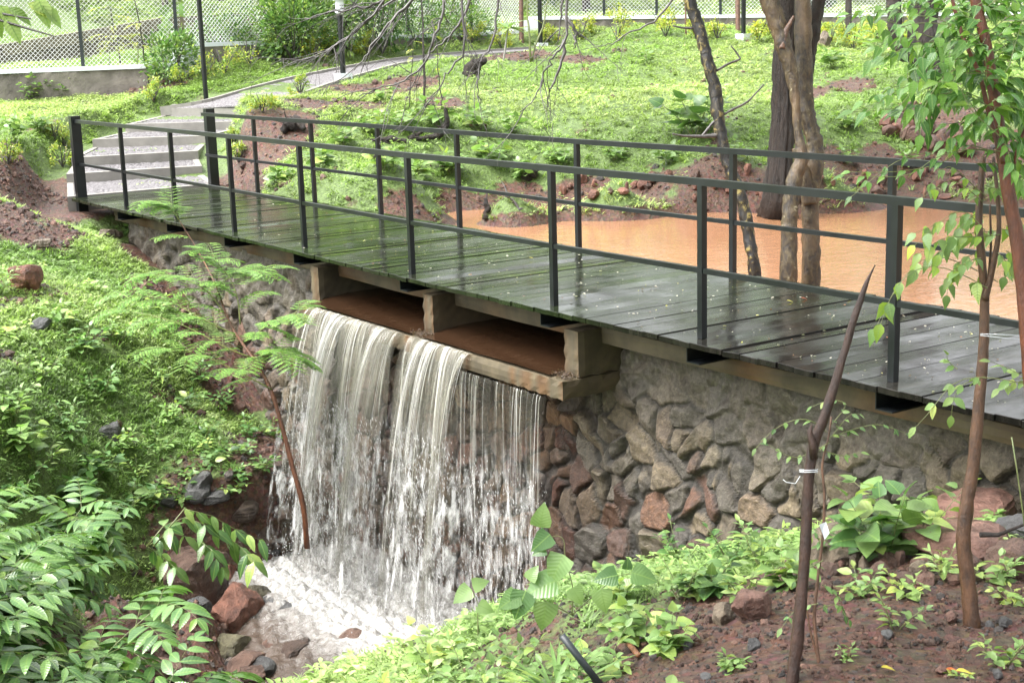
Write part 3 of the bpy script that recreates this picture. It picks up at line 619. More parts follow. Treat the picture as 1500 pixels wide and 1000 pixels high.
def drops(n, seed):
    r = np.random.default_rng(seed); out = [[], [], []]; cols = []
    for k in range(n):
        a, b, v, y0, z0, al = SEC[r.choice(4, p=[.52, .26, .18, .04])]
        u = r.random(); t = TM*(.55+.47*r.random()**.8); x0 = r.uniform(a, b)
        x0 = a+(b-a)*((int((x0-a)/(b-a)*17)+.5+r.normal(0, .28))/17)
        y = y0-v*t*r.uniform(.7, 1.15)-r.uniform(-.05, .05); z = z0-4.9*t*t*((z0-ZB)/(ZL-ZB)); out[0].append((x0+r.normal(0, .02), y, max(z, ZB)))
        s = r.uniform(.0012, .003); out[1].append((s*r.uniform(.8, 1.6), s, s*r.uniform(3, 9)))
    return np.array(out[0]), np.array(out[1])
dp, ds = drops(5000, 4); sp = MB()
def rotz(a): c, s = np.cos(a), np.sin(a); z = 0*a; o = z+1; return np.stack([np.stack([c, -s, z], -1), np.stack([s, c, z], -1), np.stack([z, z, o], -1)], -2)
def roty(a): c, s = np.cos(a), np.sin(a); z = 0*a; o = z+1; return np.stack([np.stack([c, z, s], -1), np.stack([z, o, z], -1), np.stack([-s, z, c], -1)], -2)
RR = roty(r.normal(0, .3, len(dp)))
sp.scatter((IV0, IF0, E4, np.zeros((12, 3)), np.ones(12)), dp, RR, ds, np.ones((len(dp), 3)))
n = 1100; bx = r.uniform(-11.5, -8.0, n); bp = np.stack([bx, 5.2+r.normal(0, .28, n), ZB+np.abs(r.normal(0, .16, n))], 1); bs = r.uniform(.002, .006, (n, 1))*r.uniform(.7, 1.6, (n, 3))
kk = height(bp[:, 0], bp[:, 1]) < ZB+.02; sp.scatter((IV0, IF0, E4, np.zeros((12, 3)), np.ones(12)), bp[kk], RR[:n][kk], bs[kk], np.ones((kk.sum(), 3)))
sp.build('spray', M['splash'], wf, smooth=True)['kind'] = 'stuff'
# ---------------------------------------------------------------- boundary wall and chain link fence
def plaster_wall(m, a, b, th, h, seed):
    n = max(2, int(np.linalg.norm(b-a)/.1)); k = max(2, int(h/.1)); dv = (b-a)/np.linalg.norm(b-a); nr = np.array([dv[1], -dv[0], 0])
    if nr@(EYEP-a) < 0: nr = -nr
    u, w = np.meshgrid(np.linspace(0, 1, n+1), np.linspace(0, 1, k+1), indexing='ij'); V = a+(b-a)*u.ravel()[:, None]+nr*th/2-np.array([0, 0, 1])*h*(1-w.ravel())[:, None]
    x = u.ravel()*np.linalg.norm(b-a); zz = w.ravel()*h; dsp = .03*np.sin(x*9+seed+2*np.sin(zz*11))*np.sin(zz*13+2*np.sin(x*6))+.02*np.sin(x*23)*np.sin(zz*19)
    V = V+nr*dsp[:, None]; i = (np.arange(n)[:, None]*(k+1)+np.arange(k)[None, :]).ravel(); s = .8+.25*np.sin(x*3+zz*5)*np.sin(x*1.3); m.add(V, f4=np.stack([i, i+k+1, i+k+2, i+1], 1), col=np.stack([s, s*.95, s*.9], 1))
def fence(capA, capB, wallh, posts, label_w, label_f, hgt=1.9, sp=.085, pillar=None, below=.5):
    a, b = np.array(capA), np.array(capB); Lc = np.linalg.norm(b-a); dv = (b-a)/Lc
    w = thing('boundary_wall', label_w, 'boundary wall', (a+b)/2-[0, 0, wallh]); m = MB(); z = np.array([0, 0, 1.])
    plaster_wall(m, a-z*.07, b-z*.07, .3, wallh+below, len(label_w)); m.bar(a-z*(.1+(wallh+below)/2), b-z*(.1+(wallh+below)/2), .2, wallh+below); m.build('rendered_face', M['plaster'], w, smooth=True)
    MB().bar(a-z*.035, b-z*.035, .36, .075).build('white_cap', M['cap'], w)
    if pillar is not None:
        for e in pillar: MB().bar(e-z*(wallh+below), e-z*.0-z*.0725, .42, .4, up=(dv[0], dv[1], 0)).build('white_pillar', M['cap'], w)
    f = thing('chain_link_fence', label_f, 'fence', (a+b)/2)
    wm = MB(); n = int(Lc/sp); m_ = hgt/sp; wd = .0075; nr = np.array([dv[1], -dv[0], 0])*.004
    for k in range(-int(m_)-1, n+1):
        for sgn in (1, -1):
            s0 = k*sp if sgn > 0 else (k+m_)*sp; s1 = s0+sgn*hgt; t0, t1 = 0., 1.
            lo_, hi_ = 0., Lc
            ts = sorted([(lo_-s0)/(s1-s0), (hi_-s0)/(s1-s0)]); t0 = max(0, ts[0]); t1 = min(1, ts[1])
            if t1-t0 < .01: continue
            p0 = a+dv*(s0+(s1-s0)*t0)+z*hgt*t0+nr*sgn; p1 = a+dv*(s0+(s1-s0)*t1)+z*hgt*t1+nr*sgn
            wm.bar(p0, p1, wd, wd, up=nr)
    wm.build('wire_netting', M['wire'], f)
    for p in posts:
        q = a+dv*p; MB().bar(q-z*.02, q+z*(hgt+.05), .06, .06, up=dv).build('fence_post', M['steel_post'], f)
    MB().bar(a+z*hgt, b+z*hgt, .03, .03).build('fence_rail', M['steel_post'], f)
    return a, b, dv
def alongs(a, b, pxs):
    o = []; a, b = np.array(a), np.array(b)
    for px in pxs:
        t = np.linspace(-.2, 1.2, 2801); q = a[None]+(b-a)[None]*t[:, None]; x, _, z = proj(q); k = np.argmin(np.abs(x-px)); o.append(t[k]*np.linalg.norm(b-a))
    return [v for v in o if 0 < v < np.linalg.norm(b-a)]
LA, LB = P(-260, 112, 25.6), P(268, 92.5, 26.5)
fence(LA, LB, .55, alongs(LA, LB, [-170, -20, 122, 262]), 'low rough cement wall with white cap at the far left of the slope', 'silver diamond wire fence with black posts standing on the far left wall')
MA, MBb = P(272, 64, 26.6), P(762, 45, 33)
fence(MA, MBb, .62, alongs(MA, MBb, [402, 497, 597, 690]), 'raised white capped wall between the tall lamp pole and the middle corner', 'silver diamond wire fence on the raised middle wall behind the bare branches', pillar=[MA])
RA, RB_ = P(775, 25, 33), P(1900, 14, 34)
fence(RA, RB_, .62, alongs(RA, RB_, [885, 962, 1055, 1170, 1300, 1420, 1550, 1700]), 'long white capped cement wall along the top of the right hand slope', 'silver diamond wire fence on the long wall above the right hand slope', sp=.09, pillar=[RA])
# ramp parapet beyond the fence
pa = [P(-200, 118, 31), P(0, 78, 32), P(120, 58, 33), P(235, 38, 34), P(430, 27, 36), P(640, 24, 40)]
rp = MB()
for a, b in zip(pa[:-1], pa[1:]): rp.bar(a-np.array([0, 0, .5]), b-np.array([0, 0, .5]), .25, 1.0)
rpc = MB()
for a, b in zip(pa[:-1], pa[1:]): rpc.bar(a+np.array([0, 0, .05]), b+np.array([0, 0, .05]), .32, .26, col=(1.5, 1.5, 1.5))
rt = thing('ramp_parapet', 'grey concrete parapet of a ramp rising behind the left chain link fence', 'parapet', pa[2]); rp.build('parapet_wall', M['concrete'], rt); rpc.build('coping', M['concrete'], rt)
# ---------------------------------------------------------------- lamp posts
def lamp(px, pyb, D, h, rad, label, head=True):
    b = G(px, pyb, D) if D else None
    t = thing('lamp_post', label, 'lamp post', b, 'lamp posts along the garden path'); m = MB(); m.tube([b-[0, 0, .1], b+[0, 0, h]], rad, 12); m.build('pole', M['steel'], t)
    MB().box(b+[-.12, -.12, -.15], b+[.12, .12, .1]).build('concrete_footing', M['cap'], t)
    hd = MB(); hp = b+[0, 0, h]
    hd.tube([hp, hp+[0, 0, .04], hp+[0, 0, .06], hp+[0, 0, .24], hp+[0, 0, .25], hp+[0, 0, .33]], [.05, .09, .075, .075, .13, .02], 12); hd.build('lamp_head', M['cap'], t)
lamp(303, 160, 19, 3.0, .042, 'tallest lamp post rising behind the far end post of the bridge')
lamp(503, 116, 19, 1.12, .05, 'short dark lamp post with white head beside the gravel path')
lamp(792, 70, 22, 2.6, .05, 'grey lamp pole in front of the white wall corner')
lamp(1089, 57, 22, 2.6, .05, 'slim grey lamp pole with white footing at the top of the right hand lawn')
# ================================================================ vegetation tools
def nrm(v): v = np.asarray(v, float); return v/(np.linalg.norm(v, axis=-1, keepdims=True)+1e-9)
def frames(d, n):
    y = nrm(d); x = nrm(np.cross(y, n)); z = np.cross(x, y); return np.stack([x, y, z], -1)
def leafT(w=.45, fold=.25, droop=.25, prof=(0, .75, 1, .62, 0), ts=(0, .2, .45, .75, 1.0), serr=0):
    v = []; l = []; n = len(ts)
    for t, p in zip(ts, prof):
        hw = w/2*p; zc = -droop*t*t
        for sgn in ((-1, 0, 1) if p > 0 else (0,)): v.append((sgn*hw, t, zc+abs(sgn)*hw*fold)); l.append((sgn*p*w/2, t, 0))
    f3 = [[0, 2, 1], [0, 3, 2]]; f4 = []; b = 1
    for k in range(n-3): f4 += [[b, b+1, b+4, b+3], [b+1, b+2, b+5, b+4]]; b += 3
    tip = len(v)-1; f3 += [[b, b+1, tip], [b+1, b+2, tip]]
    return np.array(v, float), np.array(f3), np.array(f4).reshape(-1, 4), np.array(l, float), np.ones(len(v))
def simpleT(w=.45, fold=.2, droop=.15):
    v = np.array([(0, 0, 0), (-w/2, .5, fold*w/2-droop*.25), (0, 1, -droop), (w/2, .5, fold*w/2-droop*.25)]); return v, np.array([[0, 2, 1], [0, 3, 2]]), E4, v*[1, 1, 0], np.ones(4)
T_OV = leafT(.55, .25, .3); T_BROAD = leafT(.8, .2, .35, (0, .9, 1, .6, 0), (0, .15, .4, .75, 1)); T_LANCE = leafT(.3, .25, .3, (0, .7, 1, .7, 0)); T_S = simpleT(); T_SN = simpleT(.28)
T_HEART = leafT(.85, .15, .3, (0, 1, 1, .6, 0), (0, .08, .35, .7, 1)); T_STRAP = leafT(.07, .1, .55, (0, 1, 1, .7, 0), (0, .2, .5, .8, 1))
def pal(r, n, base, var=.25, lime=.15):
    base = np.atleast_2d(np.array(base, float)); c = base[r.integers(0, len(base), n)]*r.uniform(1-var, 1+var, (n, 1)); k = r.random(n) < lime
    c[k] = c[k]*np.array([1.5, 1.25, 1.0]); return c
class Leaves:
    def __init__(s): s.p = []; s.d = []; s.n = []; s.s = []
    def add(s, p, d, n, sc): s.p.append(p); s.d.append(d); s.n.append(n); s.s.append(sc)
    def out(s, mb, T, r, base, var=.25, lime=.15):
        if s.p: mb.scatter(T, np.array(s.p), frames(np.array(s.d), np.array(s.n)), np.array(s.s), pal(r, len(s.p), base, var, lime))
GREEN = [(.08, .165, .05), (.11, .2, .065), (.06, .13, .04)]; BRIGHT = [(.15, .25, .08), (.18, .28, .095)]; LIME = [(.2, .3, .085), (.24, .33, .11)]; DARK = [(.03, .085, .022), (.045, .11, .028)]; YEL = [(.36, .38, .08), (.28, .36, .07)]
UP = np.array([0, 0, 1.])
def curve(p0, d, L_, n, grav, r, wob=.15):
    p = [np.array(p0, float)]; d = nrm(d)
    for k in range(n): d = nrm(d+np.array([0, 0, -grav/n])+r.normal(0, wob/n**.5, 3)*.5); p.append(p[-1]+d*L_/n)
    return np.array(p)
def side(t, n=UP): x = np.cross(t, n); return nrm(x) if np.linalg.norm(x) > .05 else np.array([1., 0, 0])
def grp(o, g):
    if g: o['group'] = g
def leafy(base, H, stems, leaf, label, name='leafy_plant', cat='plant', T=T_OV, nodes=6, pal_=GREEN, spread=.6, grav=.5, group=None, seed=0, mat='leaf', sr=.004, per=2, lime=.15, stemcol=(1, 1, 1), smat='stem_green'):
    r = np.random.default_rng(seed+11); base = np.array(base, float); o = thing(name, label, cat, base, group); sm = MB(); lv = Leaves(); a0 = r.uniform(0, 6.28)
    for k in range(stems):
        a = a0+k*2*PI/stems+r.normal(0, .4); sp = spread*r.uniform(.3, 1.1); d = [math.cos(a)*sp, math.sin(a)*sp, 1]; c = curve(base-[0, 0, .03], d, H*r.uniform(.7, 1.1), 8, grav, r)
        sm.tube(c, np.linspace(sr, sr*.4, 9), 5, col=stemcol)
        for j in range(nodes):
            t = .2+.8*(j+.5)/nodes; q = t*8; i = min(7, int(q)); p = c[i]+(c[i+1]-c[i])*(q-i); tg = nrm(c[i+1]-c[i]); az = r.uniform(0, 6.28) if per != 2 else j*1.57+a
            for m in range(per):
                b = az+m*2*PI/per+r.normal(0, .25); dd = nrm(np.array([math.cos(b), math.sin(b), .25])+tg*.35+r.normal(0, .15, 3)); pl = leaf*.22; q2 = p+dd*pl
                if leaf > .05: sm.tube([p, q2], [sr*.35, sr*.25], 3, col=stemcol, cap=False)
                lv.add(q2, dd-[0, 0, .35*r.random()], UP+r.normal(0, .3, 3), leaf*r.uniform(.6, 1.15)*(1.0 if t < .85 else .7))
        lv.add(c[-1], nrm(c[-1]-c[-2]), UP+r.normal(0, .3, 3), leaf*.6)
    sm.build('stem', M[smat], o, smooth=True); f = MB(); lv.out(f, T, r, pal_, lime=lime); f.build('foliage', M[mat], o, smooth=True); return o
def pinnate(mb, lv, p0, d, L_, pairs, leaf, r, grav=.5, rr=.002, col=(1, 1, 1), ang=.9, flat=UP, wob=.1):
    c = curve(p0, d, L_, 8, grav, r, wob); mb.tube(c, np.linspace(rr, rr*.4, 9), 4, col=col, cap=False)
    for j in range(pairs):
        t = .12+.86*j/max(1, pairs-1); q = t*8; i = min(7, int(q)); p = c[i]+(c[i+1]-c[i])*(q-i); tg = nrm(c[i+1]-c[i]); sd = side(tg, flat); n = nrm(np.cross(sd, tg))
        sz = leaf*(.65+.5*math.sin(PI*min(1, .15+t*.85)))
        for s in (-1, 1): lv.add(p, nrm(tg*(1-ang*.5)+sd*s*ang+r.normal(0, .06, 3)-[0, 0, .1]), n+r.normal(0, .12, 3), sz*r.uniform(.85, 1.1))
    lv.add(c[-1], nrm(c[-1]-c[-2]), UP, leaf*.8); return c
# ================================================================ ground cover
def tuft_grass(seed, n=11, h=.09):
    r = np.random.default_rng(seed); m = MB(); lv = Leaves()
    for k in range(n):
        a = r.uniform(0, 6.28); e = r.uniform(.5, 1.6); lv.add(np.array([r.normal(0, .02), r.normal(0, .02), 0]), np.array([math.cos(a), math.sin(a), e]), UP+np.array([-math.cos(a), -math.sin(a), 0])*e, h*r.uniform(.5, 1.2))
    m.scatter(T_G, np.array(lv.p), frames(np.array(lv.d), np.array(lv.n)), np.array(lv.s), r.uniform(.75, 1.25, (n, 1))*np.ones((n, 3))); v, f3, f4, l, _ = m.arrays(); return v, f3, f4, l, np.concatenate(m.c)[:, 0]
v_ = np.array([(-.06, 0, 0), (.06, 0, 0), (-.05, .5, -.04), (.05, .5, -.04), (0, 1, -.28)]); T_G = (v_, np.array([[2, 3, 4]]), np.array([[0, 1, 3, 2]]), v_*[1, 1, 0], np.ones(5))
def tuft_leaf(seed, n=8, s=.035, h=.05, T=T_S, sp=.035):
    r = np.random.default_rng(seed); m = MB(); lv = Leaves()
    for k in range(n):
        a = r.uniform(0, 6.28); rad = r.uniform(0, sp); lv.add(np.array([math.cos(a)*rad, math.sin(a)*rad, r.uniform(.15, 1)*h]), np.array([math.cos(a), math.sin(a), r.uniform(-.2, .6)]), UP+r.normal(0, .3, 3), s*r.uniform(.6, 1.3))
    m.scatter(T, np.array(lv.p), frames(np.array(lv.d), np.array(lv.n)), np.array(lv.s), r.uniform(.75, 1.25, (n, 1))*np.ones((n, 3))); v, f3, f4, l, _ = m.arrays(); return v, f3, f4, l, np.concatenate(m.c)[:, 0]
def inpath(x, y):
    d = np.full(len(x), 9.)
    for p, w_ in zip(PATHC[::2], PATHW[::2]): d = np.minimum(d, np.hypot(x-p[0], y-p[1])-w_)
    for k in range(6):
        a, b = FL[k]
        for t in (0, .25, .5, .75, 1): q = a*(1-t)+b*t; d = np.minimum(d, np.hypot(x-q[0], y-q[1])-.45)
    return d < .02
def excl(x, y): return ((x > -18.7) & (y > 5.86) & (y < 7.95)) | ((x > -11.6) & (x < -7.6) & (y > 4.4) & (y < 8)) | inpath(x, y)
def cover(name, label, region, n, tufts, colf, size, seed, mat='grass', thr=.5, waterline=True, margin=260, zoff=0., dmin=1.5):
    r = np.random.default_rng(seed); x = r.uniform(region[0], region[1], n); y = r.uniform(region[2], region[3], n)
    patch = np.sin(x*1.9+seed+1.5*np.sin(y*1.3))*np.sin(y*2.1+1.2*np.sin(x*1.6+seed)); b = bareness(x, y); keep = (b+.35*r.random(n)-.1*patch < thr) & ~excl(x, y)
    x, y = x[keep], y[keep]; z = height(x, y); wl = (y > 6.3) & (z < -.36) & (x > -18); wl |= (y <= 6.3) & (z < -2.66); x, y, z = x[~wl], y[~wl], z[~wl]
    p = np.stack([x, y, z], 1); a, b_, c = proj(p); vis = (c > dmin) & (a > -margin) & (a < 1500+margin) & (b_ > -200) & (b_ < 1000+margin); p = p[vis]
    m = MB(); which = r.integers(0, len(tufts), len(p)); col = colf(r, p)
    for k, T in enumerate(tufts):
        s = which == k; q = p[s]
        if len(q): m.scatter(T, q+[0, 0, zoff], rotz(r.uniform(0, 6.28, len(q))), size*r.uniform(.55, 1.35, len(q)), col[s])
    o = m.build(name, M[mat], smooth=False); tag(o, label, None, None, 'stuff'); return o
GT = [tuft_grass(i) for i in range(4)]; LT = [tuft_leaf(10+i) for i in range(4)]; LT2 = [tuft_leaf(20+i, 7, .07, .1, leafT(.5, .2, .3), .05) for i in range(4)]
def cfar(r, p):
    k = .5+.5*np.sin(p[:, 0]*.9+1.3*np.sin(p[:, 1]*.7)); c = np.array([.24, .35, .11])*(1-k[:, None])+np.array([.36, .44, .18])*k[:, None]; pt = .8+.2*sstep(-.5, .6, np.sin(p[:, 0]*1.3+2*np.sin(p[:, 1]*.8))*np.sin(p[:, 1]*1.7+1.5*np.sin(p[:, 0]*1.1))); return c*r.uniform(.7, 1.3, (len(p), 1))*pt[:, None]
def cnear(r, p):
    k = .5+.5*np.sin(p[:, 0]*1.7+1.3*np.sin(p[:, 1]*1.9)); c = np.array([.2, .31, .1])*(1-k[:, None])+np.array([.3, .4, .14])*k[:, None]; return c*r.uniform(.6, 1.35, (len(p), 1))
cover('slope_grass', 'low bright green grass over the slope behind the pond', (-40, 2, 7.5, 34), 75000, GT, cfar, 1.15, 1, thr=.62)
cover('slope_ground_cover', 'small leaved weeds over the slope behind the pond', (-36, 2, 7.5, 30), 50000, LT, cfar, 1.35, 2, thr=.6)
cover('slope_grass', 'low grass beside the fence left of the steps', (-32, -18, -3, 12), 30000, GT, cfar, 1.1, 3, thr=.6)
cover('slope_ground_cover', 'small leaved weeds left of the steps below the far left fence', (-32, -18.6, -2, 12), 26000, LT, cfar, 1.3, 13, thr=.6)
cover('slope_weeds', 'leafy weeds around the pond bank and steps', (-34, 0, 8, 24), 1500, LT2, cfar, 1.1, 8, mat='leaf', thr=.75)
cover('bank_grass', 'fine grass over the bank left of the waterfall', (-20, -9, -1, 6.1), 60000, GT, cnear, .8, 4, thr=.55)
cover('bank_ground_cover', 'small leaved creepers over the bank left of the waterfall', (-20, -8, -1, 6.1), 38000, LT, cnear, .85, 5, mat='leaf', thr=.52)
cover('bank_weeds', 'leafy weeds on the bank left of the waterfall', (-20, -7, -1, 5.85), 1500, LT2, cnear, .8, 9, mat='leaf', thr=.55)
cover('bank_grass', 'fine grass on the near bank below the wall', (-8.5, -1, 0.5, 6.2), 40000, GT, cnear, .7, 6, thr=.42)
cover('bank_ground_cover', 'small leaved weeds on the near bank below the wall', (-8.5, -1, .5, 6.2), 24000, LT, cnear, .7, 7, mat='leaf', thr=.42)
cover('bank_weeds', 'leafy weeds on the near bank', (-8.5, -1, .5, 6.2), 3000, LT2, cnear, .75, 12, mat='leaf', thr=.5)
# gravel on bare soil
def gravel(name, label, region, n, s0, seed, thr=.45):
    r = np.random.default_rng(seed); x = r.uniform(region[0], region[1], n); y = r.uniform(region[2], region[3], n); k = (bareness(x, y) > thr) & ~excl(x, y); x, y = x[k], y[k]; z = height(x, y)
    k = ~((y > 6.3) & (z < -.4)); p = np.stack([x, y, z], 1)[k]; m = MB(); s = s0*np.exp(r.normal(0, .5, len(p)))
    c = np.array([(.9, .85, .8), (.6, .55, .5), (1.3, 1.4, 1.4), (.5, .8, 1.)])[r.integers(0, 4, len(p))]*r.uniform(.5, 1.2, (len(p), 1))
    V = IV0*1.0; m.scatter((V, IF0, E4, V*0, np.ones(12)), p+[0, 0, .0], np.einsum('nij,njk->nik', rotz(r.uniform(0, 6, len(p))), roty(r.uniform(0, 6, len(p)))), s[:, None]*r.uniform(.6, 1.3, (len(p), 3)), c)
    o = m.build(name, M['rock']); tag(o, label, None, None, 'stuff')
gravel('gravel', 'small red stones on the bare foreground soil', (-7, -1, .5, 6.2), 60000, .0055, 31, .25)
gravel('gravel', 'red clods and pebbles on the soil around the pond and steps', (-30, 0, 7.8, 24), 32000, .02, 32, .35)
gravel('gravel', 'wet pebbles and clods on the gully sides', (-20, -7, 1, 6), 22000, .018, 33, .35)
# ================================================================ rocks
def rock_mesh(c, s, seed, flat=1.0, col=(1, 1, 1), rz=None, sub=3, tilt=.15):
    r = np.random.default_rng(seed); v = (IV3 if sub == 3 else IV2).copy(); f = IF3 if sub == 3 else IF2
    for _ in range(13):
        n = nrm(r.normal(0, 1, 3)); d = r.uniform(.55, .85); k = v@n-d; v = v-np.where(k > 0, k, 0)[:, None]*n*.97
    v += .02*np.sin(v*17+seed*3)[:, [2, 0, 1]]; v += .03*np.sin(v*7+seed)@np.array([[1, .2, 0], [0, 1, .3], [.2, 0, 1]]); v += .012*np.sin(v[:, [1, 2, 0]]*23+seed)
    s = np.array(s, float)*np.array([1, 1, 1]); v = v*s; a = r.uniform(0, 6.28) if rz is None else rz; R_ = rotz(np.array([a]))[0]@roty(np.array([r.normal(0, tilt)]))[0]; v = v@R_.T
    return MB().add(v+np.array(c), f3=f, col=np.array(col)*r.uniform(.85, 1.15))
def rock(c, s, seed, label, group=None, col=(1, 1, 1), rz=None, sub=3, tilt=.15): o = rock_mesh(c, s, seed, col=col, rz=rz, sub=sub, tilt=tilt).build('rock', M['rock']); tag(o, label, 'rock', group); return o
PINK = (1.25, 1.3, 1.35); RED = (.85, .95, .95); GREY = (.6, 1.15, 1.6); TAN = (1.1, 1.65, 1.6)
def grock(px, py, w, hh, label, D=None, col=RED, seed=0, group=None, dmin=3.5, sink=.3, rz=None, dep=.8, sub=3, tilt=.15):
    p = G(px, py, dmin) if D is None else P(px, py, D); dist = (p-EYEP)@fv; W = w/2*dist/F; H_ = hh/2*dist/F*1.15
    return rock(p+[0, 0, H_*(1-sink)*.8], (W*1.15, W*dep*1.15, H_*1.25), seed or int(px*7+py), label, group, col, -.97+(rz or 0) if rz is not None else -.97, sub, tilt)
grock(1243, 818, 125, 46, 'flat tan slab of rock with pale streaks, right of the upright stake', col=TAN, seed=3, dep=.9, tilt=.05)
grock(1392, 806, 165, 52, 'large pink flat boulder behind the slim sapling', col=PINK, seed=4, dep=.9, tilt=.05)
grock(1435, 758, 150, 36, 'flat pinkish boulder against the foot of the wall behind the slim sapling', col=PINK, seed=5, tilt=.08)
grock(1500, 790, 90, 45, 'dark grey flat rock at the right edge beside the pink boulder', col=GREY, seed=6, tilt=.05)
grock(1385, 748, 90, 40, 'brown blocky rock under the broad leaved plant by the wall', col=RED, seed=8)
grock(1480, 838, 90, 50, 'red brown rock below the grey flat rock', col=RED, seed=9)
grock(1100, 900, 70, 40, 'half buried pinkish rock left of the upright stake', col=PINK, seed=10)
grock(1060, 912, 45, 30, 'brown rock at the edge of the near greenery', col=TAN, seed=12)
rr_ = np.random.default_rng(50)
for k in range(34):
    px = rr_.uniform(1150, 1500); py = 838+rr_.normal(0, 16)+(px-1300)*.05; grock(px, py, rr_.uniform(16, 42), rr_.uniform(12, 28), 'small broken red rock in the rubble line below the pink boulders', col=[RED, PINK, RED, TAN][k % 4], seed=100+k, group='rubble below the pink boulders', sub=2)
for k in range(22):
    px = rr_.uniform(1000, 1500); py = rr_.uniform(880, 1000); grock(px, py, rr_.uniform(10, 26), rr_.uniform(8, 18), 'small loose stone lying on the bare foreground soil', col=[RED, PINK, GREY][k % 3], seed=150+k, group='loose stones on the foreground soil', sub=2)
for k in range(46):
    x = rr_.uniform(-12.3, -7.8); y = rr_.uniform(3.2, 5.3) if x > -10.8 else rr_.uniform(4.4, 5.6); s = rr_.uniform(.05, .15); q = onz(x, y); q[2] = max(q[2], -2.86)
    if k % 3 and -11.3 < x < -8.2 and y > 4.9: continue
    rock(q+[0, 0, s*.3], (s*1.3, s, s*.75), 620+k, 'dark wet broken rock around the foot of the waterfall', 'wet rocks in the gully', [GREY, RED, (.5, .6, .6)][k % 3], None, 2, .3)
# gully rocks
for a in [(292, 872, 120, 90, 'large wet red brown boulder left of the foam', RED, 201), (352, 912, 95, 60, 'slanting wet red slab beside the stream', (1.15, .95, .85), 202), (332, 855, 40, 34, 'small orange red rock on top of the big gully boulder', (1.5, 1.2, 1.1), 203),
          (395, 905, 45, 32, 'dark grey rock at the edge of the foam', GREY, 204), (425, 905, 62, 30, 'flat dark grey slab beside the foam', GREY, 205), (402, 925, 46, 30, 'red rock touching the slanting slab', (1.4, 1, .8), 206), (372, 895, 60, 45, 'dark mossy boulder left of the foam', (.7, 1.2, 1.), 207),
          (440, 930, 55, 30, 'wet dark rock below the flat grey slab', GREY, 208), (470, 945, 50, 28, 'red rock in front of the foam', RED, 209), (520, 955, 60, 34, 'brown red rock at the front edge of the pool', RED, 210), (395, 955, 60, 34, 'dark rock beside the lower stream', GREY, 211), (340, 960, 70, 40, 'rounded olive rock in the stream', (.8, 1.4, 1.1), 212),
          (590, 905, 26, 18, 'small red stone in the white foam', RED, 213), (555, 915, 30, 16, 'low wet stone in the foam', RED, 214), (392, 800, 40, 28, 'dark wet boulder near the left foot of the waterfall', (.6, .8, .8), 215), (420, 760, 34, 22, 'wet rock under the left edge of the falling water', (.6, .8, .8), 216), (360, 755, 44, 22, 'dark wet rock on the gully side above the drooping leaves', (.6, .8, .8), 217),
          (315, 735, 46, 20, 'grey wet rock on the grassy bank left of the waterfall', GREY, 218), (250, 740, 30, 16, 'small grey rock half hidden by bank grass', GREY, 219), (165, 640, 40, 24, 'dark stone among the left bank weeds', GREY, 220)]:
    grock(*a[:5], col=a[5], seed=a[6], dmin=7)
grock(38, 425, 52, 46, 'reddish brown boulder alone on the far left bank', col=(1.3, 1, .8), seed=230, dmin=9); grock(60, 480, 34, 16, 'flat grey stone on the far left bank', col=GREY, seed=231, dmin=9); grock(62, 362, 34, 14, 'flat brown stone near the end of the bridge', col=TAN, seed=232, dmin=9)
grock(160, 350, 40, 16, 'flat concrete block under the end post of the bridge', col=TAN, seed=236, dmin=14)
for k in range(24):
    t = k/24; px = 1296+t*120+rr_.normal(0, 6); py = 170+t*34+rr_.uniform(0, 28); grock(px, py, rr_.uniform(16, 34), rr_.uniform(14, 26), 'red brown rock in the heap on the slope behind the leafy sapling', col=[RED, (1.3, 1.1, 1.), (.9, .9, .9)][k % 3], seed=300+k, group='heap of rocks on the right slope', dmin=15, sub=2)
for k in range(60):
    px = rr_.uniform(820, 1500); py = 300-rr_.uniform(4, 48)-max(0, px-1050)*.012; grock(px, py, rr_.uniform(8, 24), rr_.uniform(7, 17), 'small red rock on the muddy bank behind the pond', col=[RED, (1.2, 1, .9), (1.5, 1.3, 1.2)][k % 3], seed=400+k, group='rocks along the pond bank', dmin=15.5, sub=2)
grock(1207, 68, 24, 26, 'round mossy boulder on the lawn near the top wall', col=TAN, seed=480, dmin=20)
